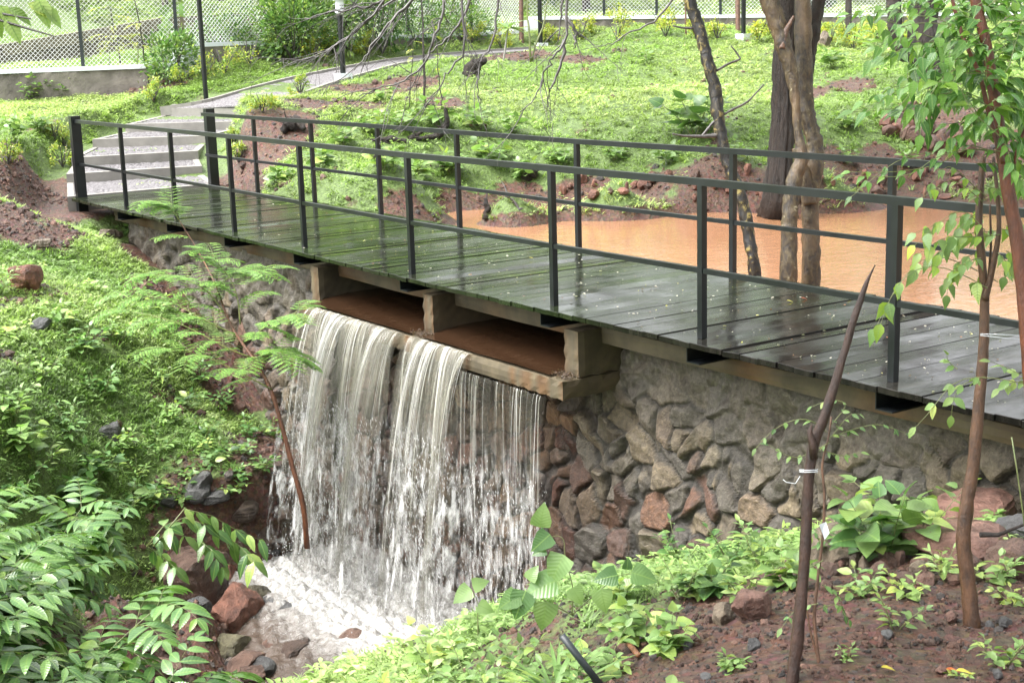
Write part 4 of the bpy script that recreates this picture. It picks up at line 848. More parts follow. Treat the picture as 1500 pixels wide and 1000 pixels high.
# ================================================================ trees
def trunk(pts, D, wpx, mat, label, name='tree', cat='tree', limbs=(), rough=.06, n=14, seed=0, base=None, group=None, crown=None):
    """trunk along a traced centre line at its own distance; the first point stands on the ground"""
    def line(pts, D, w, extra=None):
        Ds = np.linspace(D[0], D[1], len(pts)) if isinstance(D, tuple) else np.full(len(pts), D); p = np.array([P(x, y, d_) for (x, y), d_ in zip(pts, Ds)]); w_ = np.interp(np.linspace(0, 1, len(pts)), np.linspace(0, 1, len(w)), w)*Ds/F/2; return p, w_
    p, w_ = line(pts, D, wpx)
    if base is not None: p = np.vstack([base, p]); w_ = np.append(w_[0]*1.25, w_)
    o = thing(name, label, cat, p[0], group); k = 6*len(p); m = MB()
    def fine(p, w): t = np.arange(len(p)); tt = np.linspace(0, len(p)-1, len(p)*7); q = np.stack([np.interp(tt, t, p[:, a]) for a in range(3)], 1); w2 = np.interp(tt, t, w)
    def fine(p, w):
        t = np.arange(len(p)); tt = np.linspace(0, len(p)-1, len(p)*7); q = np.stack([np.interp(tt, t, p[:, a]) for a in range(3)], 1); w2 = np.interp(tt, t, w)
        for _ in range(4): q[1:-1] = (q[:-2]+2*q[1:-1]+q[2:])/4
        return q, w2
    q, w2 = fine(p, w_); m.tube(q, w2, 40 if mat == 'bark_dark' and n > 10 else n, rough=rough*(.35 if mat == 'bark_dark' and n > 10 else 1), seed=seed); m.build('trunk', M[mat], o, smooth=True)
    for i, lb in enumerate(limbs):
        lp, lw = line(lb[0], lb[1], lb[2]); q, w2 = fine(lp, lw); m = MB(); m.tube(q, w2, max(6, n-4), rough=rough, seed=seed+i); m.build('limb', M[lb[3] if len(lb) > 3 else mat], o, smooth=True)
    if crown: crown(o, p)
    return o
def canopy(o, centers, n, leaf, pal_, seed, mat='leaf', T=T_S):
    r = np.random.default_rng(seed); m = MB(); tw = MB(); ps = []; ds = []
    for c, rad in centers:
        k = n//len(centers); u = nrm(r.normal(0, 1, (k, 3)))*(r.random((k, 1))**.4)*np.array(rad); cl = nrm(r.normal(0, 1, (max(3, k//40), 3)))*(r.random((max(3, k//40), 1))**.5)*np.array(rad)
        u = cl[r.integers(0, len(cl), k)]*.85+r.normal(0, 1, (k, 3))*np.array(rad)*.13; ps.append(np.array(c)+u); ds.append(nrm(u+r.normal(0, .3, (k, 3))-[0, 0, .3]))
        for q in cl[:14]: tw.tube([o.location[:] if False else np.array(c)-[0, 0, rad[2]*.7], np.array(c)+q*.5-[0, 0, rad[2]*.15], np.array(c)+q*.85], [.02, .012, .004], 4)
    p = np.concatenate(ps); d_ = np.concatenate(ds); m.scatter(T, p, frames(d_, UP+r.normal(0, .6, (len(p), 3))), leaf*r.uniform(.6, 1.3, len(p)), pal(r, len(p), pal_, .3, .2)); m.build('crown', M[mat], o, smooth=False); tw.build('branches', M['twig'], o)
pb = lambda x, y, D: onz(*P(x, y, D)[:2])
trunk([(1188, 408), (1188, 340), (1186, 306), (1190, 250), (1195, 212), (1188, 190), (1181, 160), (1178, 120), (1177, 68), (1175, 0), (1170, -120), (1160, -260)], 12.2, [27, 26, 25, 30, 25, 23, 24, 25, 25, 24, 22, 18], 'bark_mottled', 'tall mottled brown tree standing in the pond, right hand of the two close stems', base=P(1186, 408, 12.2)*[1, 1, 0]+[0, 0, -1.0], seed=1, crown=lambda o, p: canopy(o, [(p[-1]+[0, 0, .6], (2.4, 2.4, 1.0)), (p[-1]+[2.2, 1.5, .7], (2.3, 2.3, 1)), (p[-1]+[-2, 2.2, .8], (2.4, 2.4, 1))], 5400, .16, GREEN, 811),  # crown out of view, set low to darken deck reflections
      limbs=[([(1187, 300), (1180, 252), (1170, 238), (1166, 217)], 12.15, [20, 12]),])
trunk([(1155, 402), (1156, 340), (1157, 306), (1163, 262), (1176, 232), (1168, 190), (1166, 153), (1161, 112), (1150, 75), (1139, 34), (1126, 0), (1100, -80), (1080, -200)], 12.0, [25, 24, 23, 24, 20, 12, 13, 19, 24, 26, 27, 24, 18], 'bark_mottled', 'mottled tree in the pond with the narrow waist, left hand of the two close stems', base=P(1154, 402, 12.)*[1, 1, 0]+[0, 0, -1.0], seed=2,
      limbs=[([(1146, 72), (1151, 45), (1163, 24)], 11.95, [10, 8, 4], 'bark_brown')])
trunk([(1105, 394), (1097, 345), (1088, 295), (1072, 255), (1060, 215), (1054, 190), (1048, 129), (1037, 92), (1027, 51), (1013, 10), (1000, -40), (960, -150)], 12.8, [17, 17, 18, 18, 17, 18, 19, 18, 17, 18, 17, 14], 'bark_black', 'slender blackened tree leaning left out of the pond with a bare curved branch', base=P(1108, 405, 12.8)*[1, 1, 0]+[0, 0, -1.], seed=3, rough=.1,
      limbs=[([(1056, 198), (1030, 200), (1000, 199), (985, 196)], 12.8, [9, 5, 3, 2], 'twig'), ([(1028, 200), (1040, 185), (1051, 173), (1070, 162), (1095, 150), (1119, 124)], 12.8, [4, 4, 2], 'twig'), ([(1049, 104), (1068, 93), (1085, 87), (1078, 76), (1071, 68)], 12.8, [4, 3, 2], 'twig'), ([(1014, 42), (1000, 41), (985, 38)], 12.8, [4, 2], 'twig')])
b3 = G(1134, 306, 15.5)
trunk([(1139, 300), (1143, 238), (1148, 170), (1147, 102), (1153, 34), (1156, -20), (1160, -150)], 17.6, [42, 34, 32, 29, 27, 26, 20], 'bark_dark', 'dark ridged tree trunk on the pond bank behind the mottled pair', base=b3-[0, 0, .2], seed=4, rough=.12, crown=lambda o, p: canopy(o, [(p[-1]+[0, 0, .7], (2.6, 2.6, 1.1)), (p[-1]+[3, 1.5, .8], (2.6, 2.4, 1.1)), (p[-1]+[-2.5, -1.5, .8], (2.2, 2.2, 1))], 5400, .2, GREEN, 812), limbs=[([(1165, 210), (1178, 150), (1184, 100), (1190, 60), (1200, 0), (1210, -80)], 17.8, [14, 16, 17, 20, 18])])  # unseen crown hung low to block bright reflections on the deck
b4 = G(1362, 126, 18); D4 = (b4-EYEP)@fv
trunk([(1360, 118), (1358, 95), (1352, 61), (1352, 30), (1357, 0), (1362, -90)], D4, [52, 42, 46, 34, 40, 34], 'bark_dark', 'thick dark forked trunk on the slope behind the leafy sapling', base=b4-[0, 0, .2], seed=5, rough=.12, limbs=[([(1345, 75), (1325, 85), (1316, 60), (1310, 30), (1309, -20), (1300, -100)], D4, [16, 20, 18, 24, 20])])
def small_trunk(px, pyb, top, w, label, mat='bark_brown', crown=None, seed=0, mid=()):
    b = G(px, pyb, 18); D = (b-EYEP)@fv; return trunk([(px, pyb)]+list(mid)+[top], D, [w, w*.8], mat, label, base=b-[0, 0, .1], seed=seed, n=9, crown=crown)
small_trunk(252, 96, (236, -60), 11, 'thin tree with a leafy vine climbing it at the left wall end', 'bark_dark', mid=[(250, 60), (243, 20)])
small_trunk(1081, 48, (1080, -80), 8, 'thin straight brown tree left of the slim grey lamp pole'); small_trunk(1243, 52, (1243, -80), 10, 'thin brown tree by the top wall between pond trees and leafy sapling', 'bark_dark')
small_trunk(764, 60, (762, -80), 7, 'thin brown tree behind the grey lamp pole at the wall corner'); small_trunk(1005, 52, (1003, -30), 3, 'very thin pale sapling at the top wall'); small_trunk(1145, 60, (1150, -60), 9, 'brown tree behind the dark ridged trunk near the top wall')
# ================================================================ background greenery beyond the fence
def bigtree(px, D, H, R_, label, seed, n=2600, leaf=.3, pal_=BRIGHT, zc=None):
    q = P(px, 40, D); b = onz(q[0], q[1]); leaf = leaf*.8; n = int(n*1.5); r = np.random.default_rng(seed); o = thing('tree', label, 'tree', b, 'trees beyond the fence'); m = MB(); c = curve(b-[0, 0, .3], [r.normal(0, .1), r.normal(0, .1), 1], H, 8, 0, r, .3); m.tube(c, np.linspace(.16, .05, 9), 8, rough=.05); m.build('trunk', M['bark_dark'], o, smooth=True)
    canopy(o, [(c[k]+r.normal(0, R_*.35, 3)*[1, 1, .5], (R_*r.uniform(.6, 1), R_*r.uniform(.6, 1), R_*r.uniform(.45, .7))) for k in (3, 5, 6, 8, 8)], n, leaf, pal_, seed)
for k, (px, D, H, R_, pl) in enumerate([(-150, 44, 6, 2.6, BRIGHT), (60, 52, 8, 3, BRIGHT), (330, 46, 6, 2.3, GREEN), (560, 44, 6, 2.4, GREEN), (480, 56, 9, 3.2, BRIGHT), (700, 50, 7, 2.6, GREEN), (860, 47, 5, 1.8, DARK), (930, 56, 8, 3, GREEN), (1130, 50, 8, 2.6, GREEN), (1210, 44, 5.5, 2, DARK), (1330, 52, 8, 3, GREEN), (1480, 46, 7, 2.6, DARK), (1650, 48, 8, 3, GREEN), (1800, 40, 7, 3, GREEN)]):
    bigtree(px, D, H, R_, 'leafy tree beyond the wire fence, number %d of the tree line counted from the left' % (k+1) if False else ['pale leafy tree beyond the fence outside the left end', 'light green tree high on the slope behind the far left fence', 'mid green tree behind the raised middle fence', 'bushy tree behind the bare branches', 'tall pale tree behind the round green bush', 'green tree left of the wall corner beyond the fence', 'low dark bush tree behind the right hand fence', 'broad green tree beyond the fence above the lawn', 'green tree above the pond trees beyond the fence', 'dark low tree behind the fence right of the pond trees', 'green tree behind the thick forked trunk', 'dark tree beyond the fence behind the leafy sapling', 'green tree beyond the fence at the right end', 'near green tree beyond the right end of the wall'][k], 500+k, pal_=pl)
cover('hillside_undergrowth', 'green undergrowth on the slope beyond the fence', (-70, 0, 14, 62), 60000, LT2+GT, lambda r, p: cfar(r, p)*.8, 3.2, 41, mat='leaf', thr=.9, dmin=36)
# unseen trees added to darken the foreground, crowns all above the picture
def shade(x, y, H, cs, label, seed, n=4200, leaf=.2, w=.14):
    b = onz(x, y); o = thing('added_shade_tree', label, 'tree', b); r = np.random.default_rng(seed); m = MB(); c = curve(b-[0, 0, .3], [0, 0, 1], H, 8, 0, r, .15); m.tube(c, np.linspace(w, w*.4, 9), 10, rough=.06)
    m.build('trunk', M['bark_dark'], o, smooth=True); canopy(o, cs, n, leaf, GREEN, seed)
shade(3.5, 3.5, 7, [((1, 3, 6.5), (2.6, 2.6, 1.3)), ((-2.5, 3.5, 6.2), (2.4, 2.2, 1.1)), ((3, 6, 6.5), (2.5, 2.5, 1.3))], 'unseen tree added for shade on the near bank, outside the right edge of the picture', 801)
shade(-2.5, -2.5, 7, [((-4, 0, 6.4), (2.6, 2.2, 1.2)), ((-1, 0, 6.2), (2.4, 2.2, 1.1))], 'unseen tree added for shade behind the camera', 802)
shade(2.5, 11, 7, [((-1, 10.5, 6.5), (2.6, 2.4, 1.2)), ((-4.5, 8.5, 6.2), (2.2, 2., 1.)), ((1, 13, 6.6), (2.6, 2.6, 1.2))], 'unseen tree added for shade on the right bank of the pond outside the picture', 803)
# ================================================================ middle-distance plants
def gl(px, py, H, stems, leaf, label, dmin=15, **k): return leafy(G(px, py, dmin), H, stems, leaf, label, seed=int(px*3+py), **k)
def hedge(px, py, H, R_, n, leaf, label, pal_, seed, name='shrub', group=None, dmin=17, mat='leaf', T=T_S, D=None):
    b = G(px, py, dmin) if D is None else onz(*P(px, py, D)[:2]); o = thing(name, label, 'shrub', b, group); r = np.random.default_rng(seed); m = MB()
    for k in range(7): a = r.uniform(0, 6.28); m.tube(curve(b, [math.cos(a)*.5, math.sin(a)*.5, 1], H, 5, 0, r), [.012, .01, .009, .007, .005, .003], 4)
    m.build('stem', M['twig'], o); f = MB(); k = n//50; cl = nrm(r.normal(0, 1, (k, 3)))*[R_, R_, H/2]*(r.random((k, 1))**.4)+b+[0, 0, H*.52]; j = r.integers(0, k, n); p = cl[j]+r.normal(0, 1, (n, 3))*R_*.16; d_ = p-(b+[0, 0, H*.3]); f.scatter(T, p, frames(d_+r.normal(0, .2, (n, 3)), UP+r.normal(0, .5, (n, 3))), leaf*r.uniform(.6, 1.3, n), pal(r, n, pal_, .3, .25)); f.build('foliage', M[mat], o)
hedge(490, 78, 2.4, 1.0, 2800, .13, 'large round green bush behind the short lamp post', BRIGHT, 61, D=28.5); hedge(560, 60, 2.6, 1.0, 3000, .12, 'tall green bush right of the round bush beyond the path', GREEN, 62, D=29); hedge(440, 70, 1.6, .8, 1800, .12, 'green bush left of the round bush beside the path', BRIGHT, 63, D=28)
for k, (px, D_, H_, R_, l_) in enumerate([(385, 28, 1.0, .7, 'leafy bush before the raised wall right of the tall lamp pole'), (325, 27.6, .8, .6, 'leafy bush before the raised wall left of the tall lamp pole'), (610, 30.5, 1.1, .9, 'leafy bush before the middle netting behind the bare branches'), (675, 31.5, .9, .8, 'leafy bush left of the middle wall corner'), (250, 26, .8, .5, 'leafy bush round the foot of the vine covered tree'), (430, 27.5, 1.4, .7, 'green bush overlapping the raised wall beside the round bush')]): hedge(px, 80, H_, R_, 1500, .1, l_, GREEN+BRIGHT, 640+k, D=D_)
LBL = ['in front of the round green bush', 'beside the short lamp post head', 'just right of the round green bush', 'below the dark netting', 'left of the wall corner', 'under the lamp pole at the wall corner', 'beside the path end', 'right of the path end', 'above the bare branch tip', 'left of the very thin pale sapling', 'right of the very thin pale sapling', 'beside the thin straight brown tree', 'next to the slim grey lamp pole', 'left of the leaning pond tree top', 'between the pond trees and the wall', 'right of the mossy boulder', 'below the thin brown tree by the top wall', 'left of the thick forked trunk']
for k, (px, py, s) in enumerate([(476, 82, .55), (455, 92, .5), (540, 82, .6), (650, 62, .6), (690, 66, .55), (735, 72, .5), (805, 62, .5), (850, 58, .6), (905, 60, .65), (975, 55, .6), (1020, 58, .5), (1050, 58, .55), (1110, 60, .5), (1135, 62, .45), (1215, 66, .55), (1250, 72, .6), (1285, 60, .6), (1320, 62, .6)]):
    hedge(px, py, s, s*.5, 420, .07, 'small yellow green ornamental shrub '+LBL[k], YEL, 700+k, group='yellow green shrubs along the wall')
for k, (px, py, s, l) in enumerate([(405, 92, .55, 'right of the tall lamp pole by the path'), (365, 98, .6, 'behind the upper path kerb'), (330, 108, .5, 'near the foot of the raised wall'), (300, 118, .5, 'left of the tall lamp pole'), (268, 128, .45, 'below the raised wall pillar'), (225, 150, .4, 'above the top step'), (95, 215, .35, 'left of the steps'), (92, 245, .35, 'beside the second step'), (80, 205, .3, 'above the red soil on the left'), (12, 240, .35, 'at the far left edge'), (385, 165, .3, 'right of the top step'), (345, 215, .25, 'behind the far railing near the steps'), (350, 238, .25, 'behind the first far post'), (440, 140, .3, 'on the path edge')]):
    hedge(px, py, s, s*.6, 380, .055, 'small lime weed shrub '+l, LIME+YEL, 740+k, group='lime shrubs around the steps')
for a in [(45, 148, .5, 5, .14, 'leafy seedling against the low left wall'), (92, 143, .45, 5, .13, 'second leafy seedling along the low left wall'), (22, 205, .4, 5, .14, 'leafy plant on the left slope above the red soil'), (60, 195, .35, 5, .13, 'leafy weed left of the end post'), (245, 105, .5, 6, .18, 'leafy plant around the vine covered tree'), (280, 105, .4, 6, .14, 'green weed under the raised wall pillar'), (205, 110, .35, 5, .1, 'weed left of the vine covered tree')]:
    gl(*a[:6], T=T_BROAD, pal_=BRIGHT, nodes=4)
# vine leaves on thin tree
o = thing('climbing_vine', 'large leaved vine wrapped round the thin tree at the left wall end', 'vine', G(252, 96, 18)); lv = Leaves(); r = np.random.default_rng(9); m = MB(); D = (G(252, 96, 18)-EYEP)@fv
for k in range(26): x = 246+r.normal(0, 9); y = r.uniform(8, 95); lv.add(P(x, y, D-.2+r.normal(0, .08)), rv*r.normal(0, .7)+[0, 0, -.8]+r.normal(0, .2, 3), -fv+[0, 0, .5]+r.normal(0, .3, 3), r.uniform(.16, .32))
lv.out(m, T_HEART, r, BRIGHT); m.build('foliage', M['leaf_glossy'], o, smooth=True); m = MB(); m.tube([P(255, 96, D-.1), P(246, 60, D-.12), P(250, 30, D-.1), P(240, 0, D-.1)], .012, 5); m.build('stem', M['stem_green'], o)
def sapling(px, py, top, w, label, nfr, fl, pal_=YEL, mat='bark_dark', seed=0, dmin=16):
    b = G(px, py, dmin); D = (b-EYEP)@fv; t = P(*top, D); r = np.random.default_rng(seed+5); n = 9; s = np.linspace(0, 1, n)[:, None]; c = b*(1-s)+t*s+np.cumsum(r.normal(0, .012, (n, 3)), 0)*(s > 0); o = thing('sapling', label, 'sapling', b); m = MB(); m.tube(c, np.linspace(w, w*.5, n)*D/F/2, 6); m.build('stem', M[mat], o, smooth=True)
    lv = Leaves(); mb = MB()
    for k in range(nfr):
        i = r.integers(4, n); a = r.uniform(0, 6.28); pinnate(mb, lv, c[i], [math.cos(a), math.sin(a), .3], fl, 8, fl*.16, r, .9, .003)
    if nfr: mb2 = MB(); lv.out(mb2, T_S, r, pal_); mb2.build('foliage', M['leaf'], o); mb.build('twigs', M['stem_green'], o)
    return o
sapling(160, 132, (150, 50), 2.2, 'thin yellowish sapling with feathery leaves at the low left wall', 9, .4, seed=1, mat='stem_green'); sapling(180, 130, (165, 5), 3, 'thin dark sapling with feathery leaves, tallest before the low left wall', 12, .45, seed=2); sapling(206, 128, (200, 25), 2, 'pale stemmed sapling between two dark ones at the low wall', 6, .3, seed=3, mat='stem_green'); sapling(219, 130, (197, 5), 3, 'dark bent sapling nearest the vine covered tree', 7, .35, seed=4)
sapling(623, 163, (620, -20), 4.5, 'dark straight sapling pole behind the railing under the bare branches', 0, .3, seed=5); sapling(599, 161, (602, 60), 2, 'thin brown stick sapling left of the dark sapling pole', 3, .25, seed=6); sapling(646, 160, (634, 40), 2, 'thin brown stick sapling right of the dark sapling pole', 3, .25, seed=7)
sapling(778, 92, (768, -10), 4, 'forked bare sapling in the red soil below the lamp pole', 3, .3, seed=8, mat='stem_green'); sapling(780, 92, (806, -10), 3.5, 'right hand stem of the forked bare sapling below the lamp pole', 2, .3, seed=9, mat='stem_green')
b = G(737, 92, 18); D = (b-EYEP)@fv; o = thing('sapling', 'pale stemmed sapling topped with a rosette of long leaves', 'sapling', b); m = MB(); t = P(744, 42, D); m.tube([b, t], [.02, .016], 6); m.build('stem', M['concrete_pale'], o); lv = Leaves(); r = np.random.default_rng(3)
for k in range(16): a = k*.39*2+r.normal(0, .2); lv.add(t, [math.cos(a), math.sin(a), r.uniform(-.1, 1.2)], UP, r.uniform(.28, .42))
m = MB(); lv.out(m, T_LANCE, r, BRIGHT); m.build('foliage', M['leaf_glossy'], o, smooth=True)
for k, (px, py, H, st_, lf, l) in enumerate([(545, 195, .35, 5, .17, 'behind the far railing, left of the dead wood'), (590, 190, .35, 5, .17, 'around the dark sapling pole foot'), (640, 185, .45, 6, .2, 'beside the dead wood stump'), (700, 190, .4, 5, .18, 'right of the dead wood stump'), (750, 200, .35, 5, .17, 'in the middle of the slope above the railing'), (560, 250, .35, 5, .2, 'seen between the two railings, leftmost'), (610, 262, .35, 5, .2, 'between the rails left of the fourth far post'), (660, 255, .35, 6, .18, 'at the fourth far post'), (720, 240, .4, 6, .2, 'between the fourth and fifth far posts'), (770, 262, .3, 5, .16, 'just above the pond bank'), (470, 250, .35, 5, .22, 'beside the second far post'), (500, 215, .3, 5, .16, 'behind the second far post'), (410, 270, .3, 4, .2, 'at the far edge of the deck near the steps'), (560, 150, .3, 5, .15, 'on the red soil right of the path'), (820, 240, .3, 5, .15, 'above the muddy bank at the fifth far post'), (900, 235, .3, 5, .14, 'on the slope above the pond corner'), (980, 240, .3, 5, .15, 'left of the leaning pond tree'), (1075, 235, .3, 5, .14, 'right of the leaning pond tree'), (1240, 190, .3, 5, .16, 'right of the mottled pair on the slope'), (1330, 245, .3, 5, .15, 'below the rock heap'), (1240, 240, .25, 5, .12, 'on the stony bank right of the mottled pair'), (1220, 100, .4, 6, .18, 'below the mossy boulder'), (950, 95, .35, 5, .14, 'near the top of the lawn')]):
    leafy(G(px, py, 15.5), H, st_, lf, 'broad leaved weed '+l, seed=900+k, T=T_BROAD, pal_=BRIGHT, nodes=3, group='broad leaved weeds on the slope', mat='leaf')
leafy(G(1018, 205, 15), .75, 5, .38, 'large leaved plant behind the leaning pond tree', seed=77, T=T_HEART, pal_=GREEN, nodes=3, mat='leaf_glossy', sr=.01); leafy(G(1285, 88, 18), .8, 5, .4, 'big fern like plant at the top wall', seed=78, T=T_LANCE, pal_=BRIGHT, nodes=4)
# dead wood
def deadwood(pts, D, w, label, seed, mat='bark_dark', twigs=3):
    o = thing('dead_wood', label, 'dead wood', P(*pts[0], D)); r = np.random.default_rng(seed); m = MB(); p = np.array([P(x, y, D+r.normal(0, .03)) for x, y in pts]); tt = np.linspace(0, len(p)-1, 14); q = np.stack([np.interp(tt, np.arange(len(p)), p[:, k]) for k in range(3)], 1); m.tube(q, np.interp(np.linspace(0, 1, 14), np.linspace(0, 1, len(w)), w)*D/F/2, 8, rough=.22, seed=seed)
    for k in range(twigs): i = r.integers(2, 12); m.tube(curve(q[i], r.normal(0, 1, 3)+[0, 0, .5], .25, 4, 0, r, .5), [.02, .015, .01, .007, .003], 5)
    m.build('log', M[mat], o, smooth=True)
def DG(px, py, dm=15): return (G(px, py, dm)-EYEP)@fv
d1 = DG(432, 196); deadwood([(412, 192), (424, 184), (436, 178), (446, 190)], d1, [10, 18, 20, 6], 'curled brown driftwood behind the far railing near the steps', 1); d1 = DG(690, 112); deadwood([(687, 112), (690, 100), (700, 92), (712, 88)], d1, [22, 26, 18, 8], 'dark root stump lying on the lawn below the bare branches', 2, twigs=6)
d1 = DG(650, 205); deadwood([(630, 205), (645, 195), (655, 180), (652, 158)], d1, [9, 12, 9, 5], 'dark upright dead stump among the slope weeds', 3, twigs=5); deadwood([(545, 205), (570, 203), (595, 208)], DG(570, 208), [5, 9, 7], 'grey fallen stick behind the far railing', 4); deadwood([(640, 200), (600, 205), (620, 192)], DG(620, 205), [7, 9, 5], 'brown broken wood left of the dark dead stump', 5); deadwood([(548, 228), (550, 236), (560, 240)], DG(552, 240), [10, 14, 6], 'short dark stump seen between the railings', 6)
deadwood([(740, 287), (752, 293), (760, 305), (761, 322)], DG(750, 300), [3, 4, 3, 2], 'thin pale root bending down to the pond', 7, 'twig'); deadwood([(712, 322), (714, 305), (710, 290)], DG(713, 318), [12, 9, 5], 'short stump at the left pond edge', 8, twigs=2); deadwood([(770, 265), (776, 255), (786, 256)], DG(776, 262), [14, 18, 8], 'black stump on the bank above the pond corner', 9, twigs=2)
deadwood([(1188, 322), (1192, 290), (1200, 255), (1204, 235)], 13., [5, 5, 3, 2], 'thin black broken branch standing beside the mottled pair', 12, 'bark_dark', 2)
# ================================================================ bare hanging branches at the top
def twigs(m, pts, D, w0, r, depth=2, dens=1.0):
    p = np.array([P(x, y, D) for x, y in pts])+np.cumsum(r.normal(0, .008, (len(pts), 3)), 0); tt = np.linspace(0, len(p)-1, len(p)*4); q = np.stack([np.interp(tt, np.arange(len(p)), p[:, k]) for k in range(3)], 1)
    for _ in range(2): q[1:-1] = (q[:-2]+2*q[1:-1]+q[2:])/4
    q[1:-1] += r.normal(0, .006, (len(q)-2, 3)); m.tube(q, np.linspace(w0, w0*.25, len(q))*D/F/2, 6)
    def sub(q, rad, L_, dep):
        n = max(2, int(len(q)*.45*dens))
        for k in range(n):
            i = r.integers(1, len(q)-1); t = nrm(q[i+1]-q[i-1]); d_ = nrm(t+r.normal(0, .55, 3)-[0, 0, .25]); c = curve(q[i], d_, L_*r.uniform(.5, 1.2), 7, .3, r, .5); m.tube(c, np.linspace(rad, rad*.3, 8), 4, cap=False)
            if dep > 1: sub(c, rad*.6, L_*.5, dep-1)
    sub(q, w0*.3*D/F/2, .38, depth)
def hanging(name, label, lines, D, seed, w=5, dens=1.): 
    o = thing(name, label, 'branch', P(*lines[0][0], D)); r = np.random.default_rng(seed); m = MB()
    for ln in lines: twigs(m, ln, D+r.normal(0, .25), w, r, 2, dens)
    m.build('twigs', M['twig'], o, smooth=True); return o
hanging('bare_branch', 'bare grey branch drooping across the top left of centre', [[(600, -160), (590, -60), (560, 0), (515, 45), (470, 75), (430, 88)], [(590, -60), (585, -5), (545, 25), (495, 72), (452, 92)], [(560, 0), (530, 10), (480, 20), (440, 30)]], 9, 1, 5, 1.0)
hanging('bare_branch', 'bare dark branch curving down left in front of the slope', [[(680, -160), (660, -40), (640, 20), (630, 55), (618, 85), (596, 108), (560, 122), (520, 133)], [(620, -10), (575, 25), (545, 70), (520, 100)]], 8.6, 2, 6, .9)
hanging('bare_branch', 'bare branch hanging down towards the root stump on the lawn', [[(750, -160), (735, -40), (729, 50), (718, 78), (708, 98), (706, 125), (711, 158)], [(672, -60), (676, 20), (680, 80), (655, 102), (645, 128), (622, 155)], [(700, -20), (672, 45), (640, 78), (615, 95)]], 8.8, 3, 5, .8)
hanging('bare_branch', 'bare forked branch hanging highest, right of the lamp pole', [[(850, -150), (840, -40), (833, 0), (829, 58), (812, 88), (800, 110), (790, 145), (765, 172)], [(829, 58), (826, 90), (810, 130), (803, 142)], [(822, -60), (818, 10), (809, 63)], [(830, 30), (845, 55), (843, 75)]], 8.2, 4, 6, .35)
hanging('bare_branch', 'short bare twig with yellow green leaves in front of the top lawn', [[(1020, -60), (980, 10), (950, 40), (918, 50), (900, 62), (880, 64)]], 11, 5, 4, .3)
# top left leafy branch
o = thing('leafy_branch', 'pale green leafy branch hanging into the top left corner', 'branch', P(-100, 20, 5)); m = MB(); r = np.random.default_rng(6); lv = Leaves(); c = [P(-160, 0, 5), P(-60, 10, 5), P(0, 20, 5), P(45, 28, 5)]; m.tube(c, [.012, .008, .005, .003], 6); m.tube([P(-60, 10, 5), P(0, 30, 5), P(40, 42, 5), P(82, 54, 5)], [.006, .005, .004, .002], 5); m.build('twig', M['twig'], o)
for x, y, dx, dy in [(0, 8, .6, .9), (12, 12, .9, .6), (40, 5, .8, .5), (55, -4, .6, .8), (62, 8, .5, .9), (-15, 15, .3, 1), (-30, 20, .5, 1), (-45, 5, .9, .6), (8, 25, .5, 1.), (-60, 0, 1, .2)]: lv.add(P(x, y, 5), rv*dx-uv*dy+r.normal(0, .2, 3), UP-fv*.8, r.uniform(.08, .12))
m = MB(); lv.out(m, T_OV, r, LIME); m.build('foliage', M['leaf_glossy'], o, smooth=True)
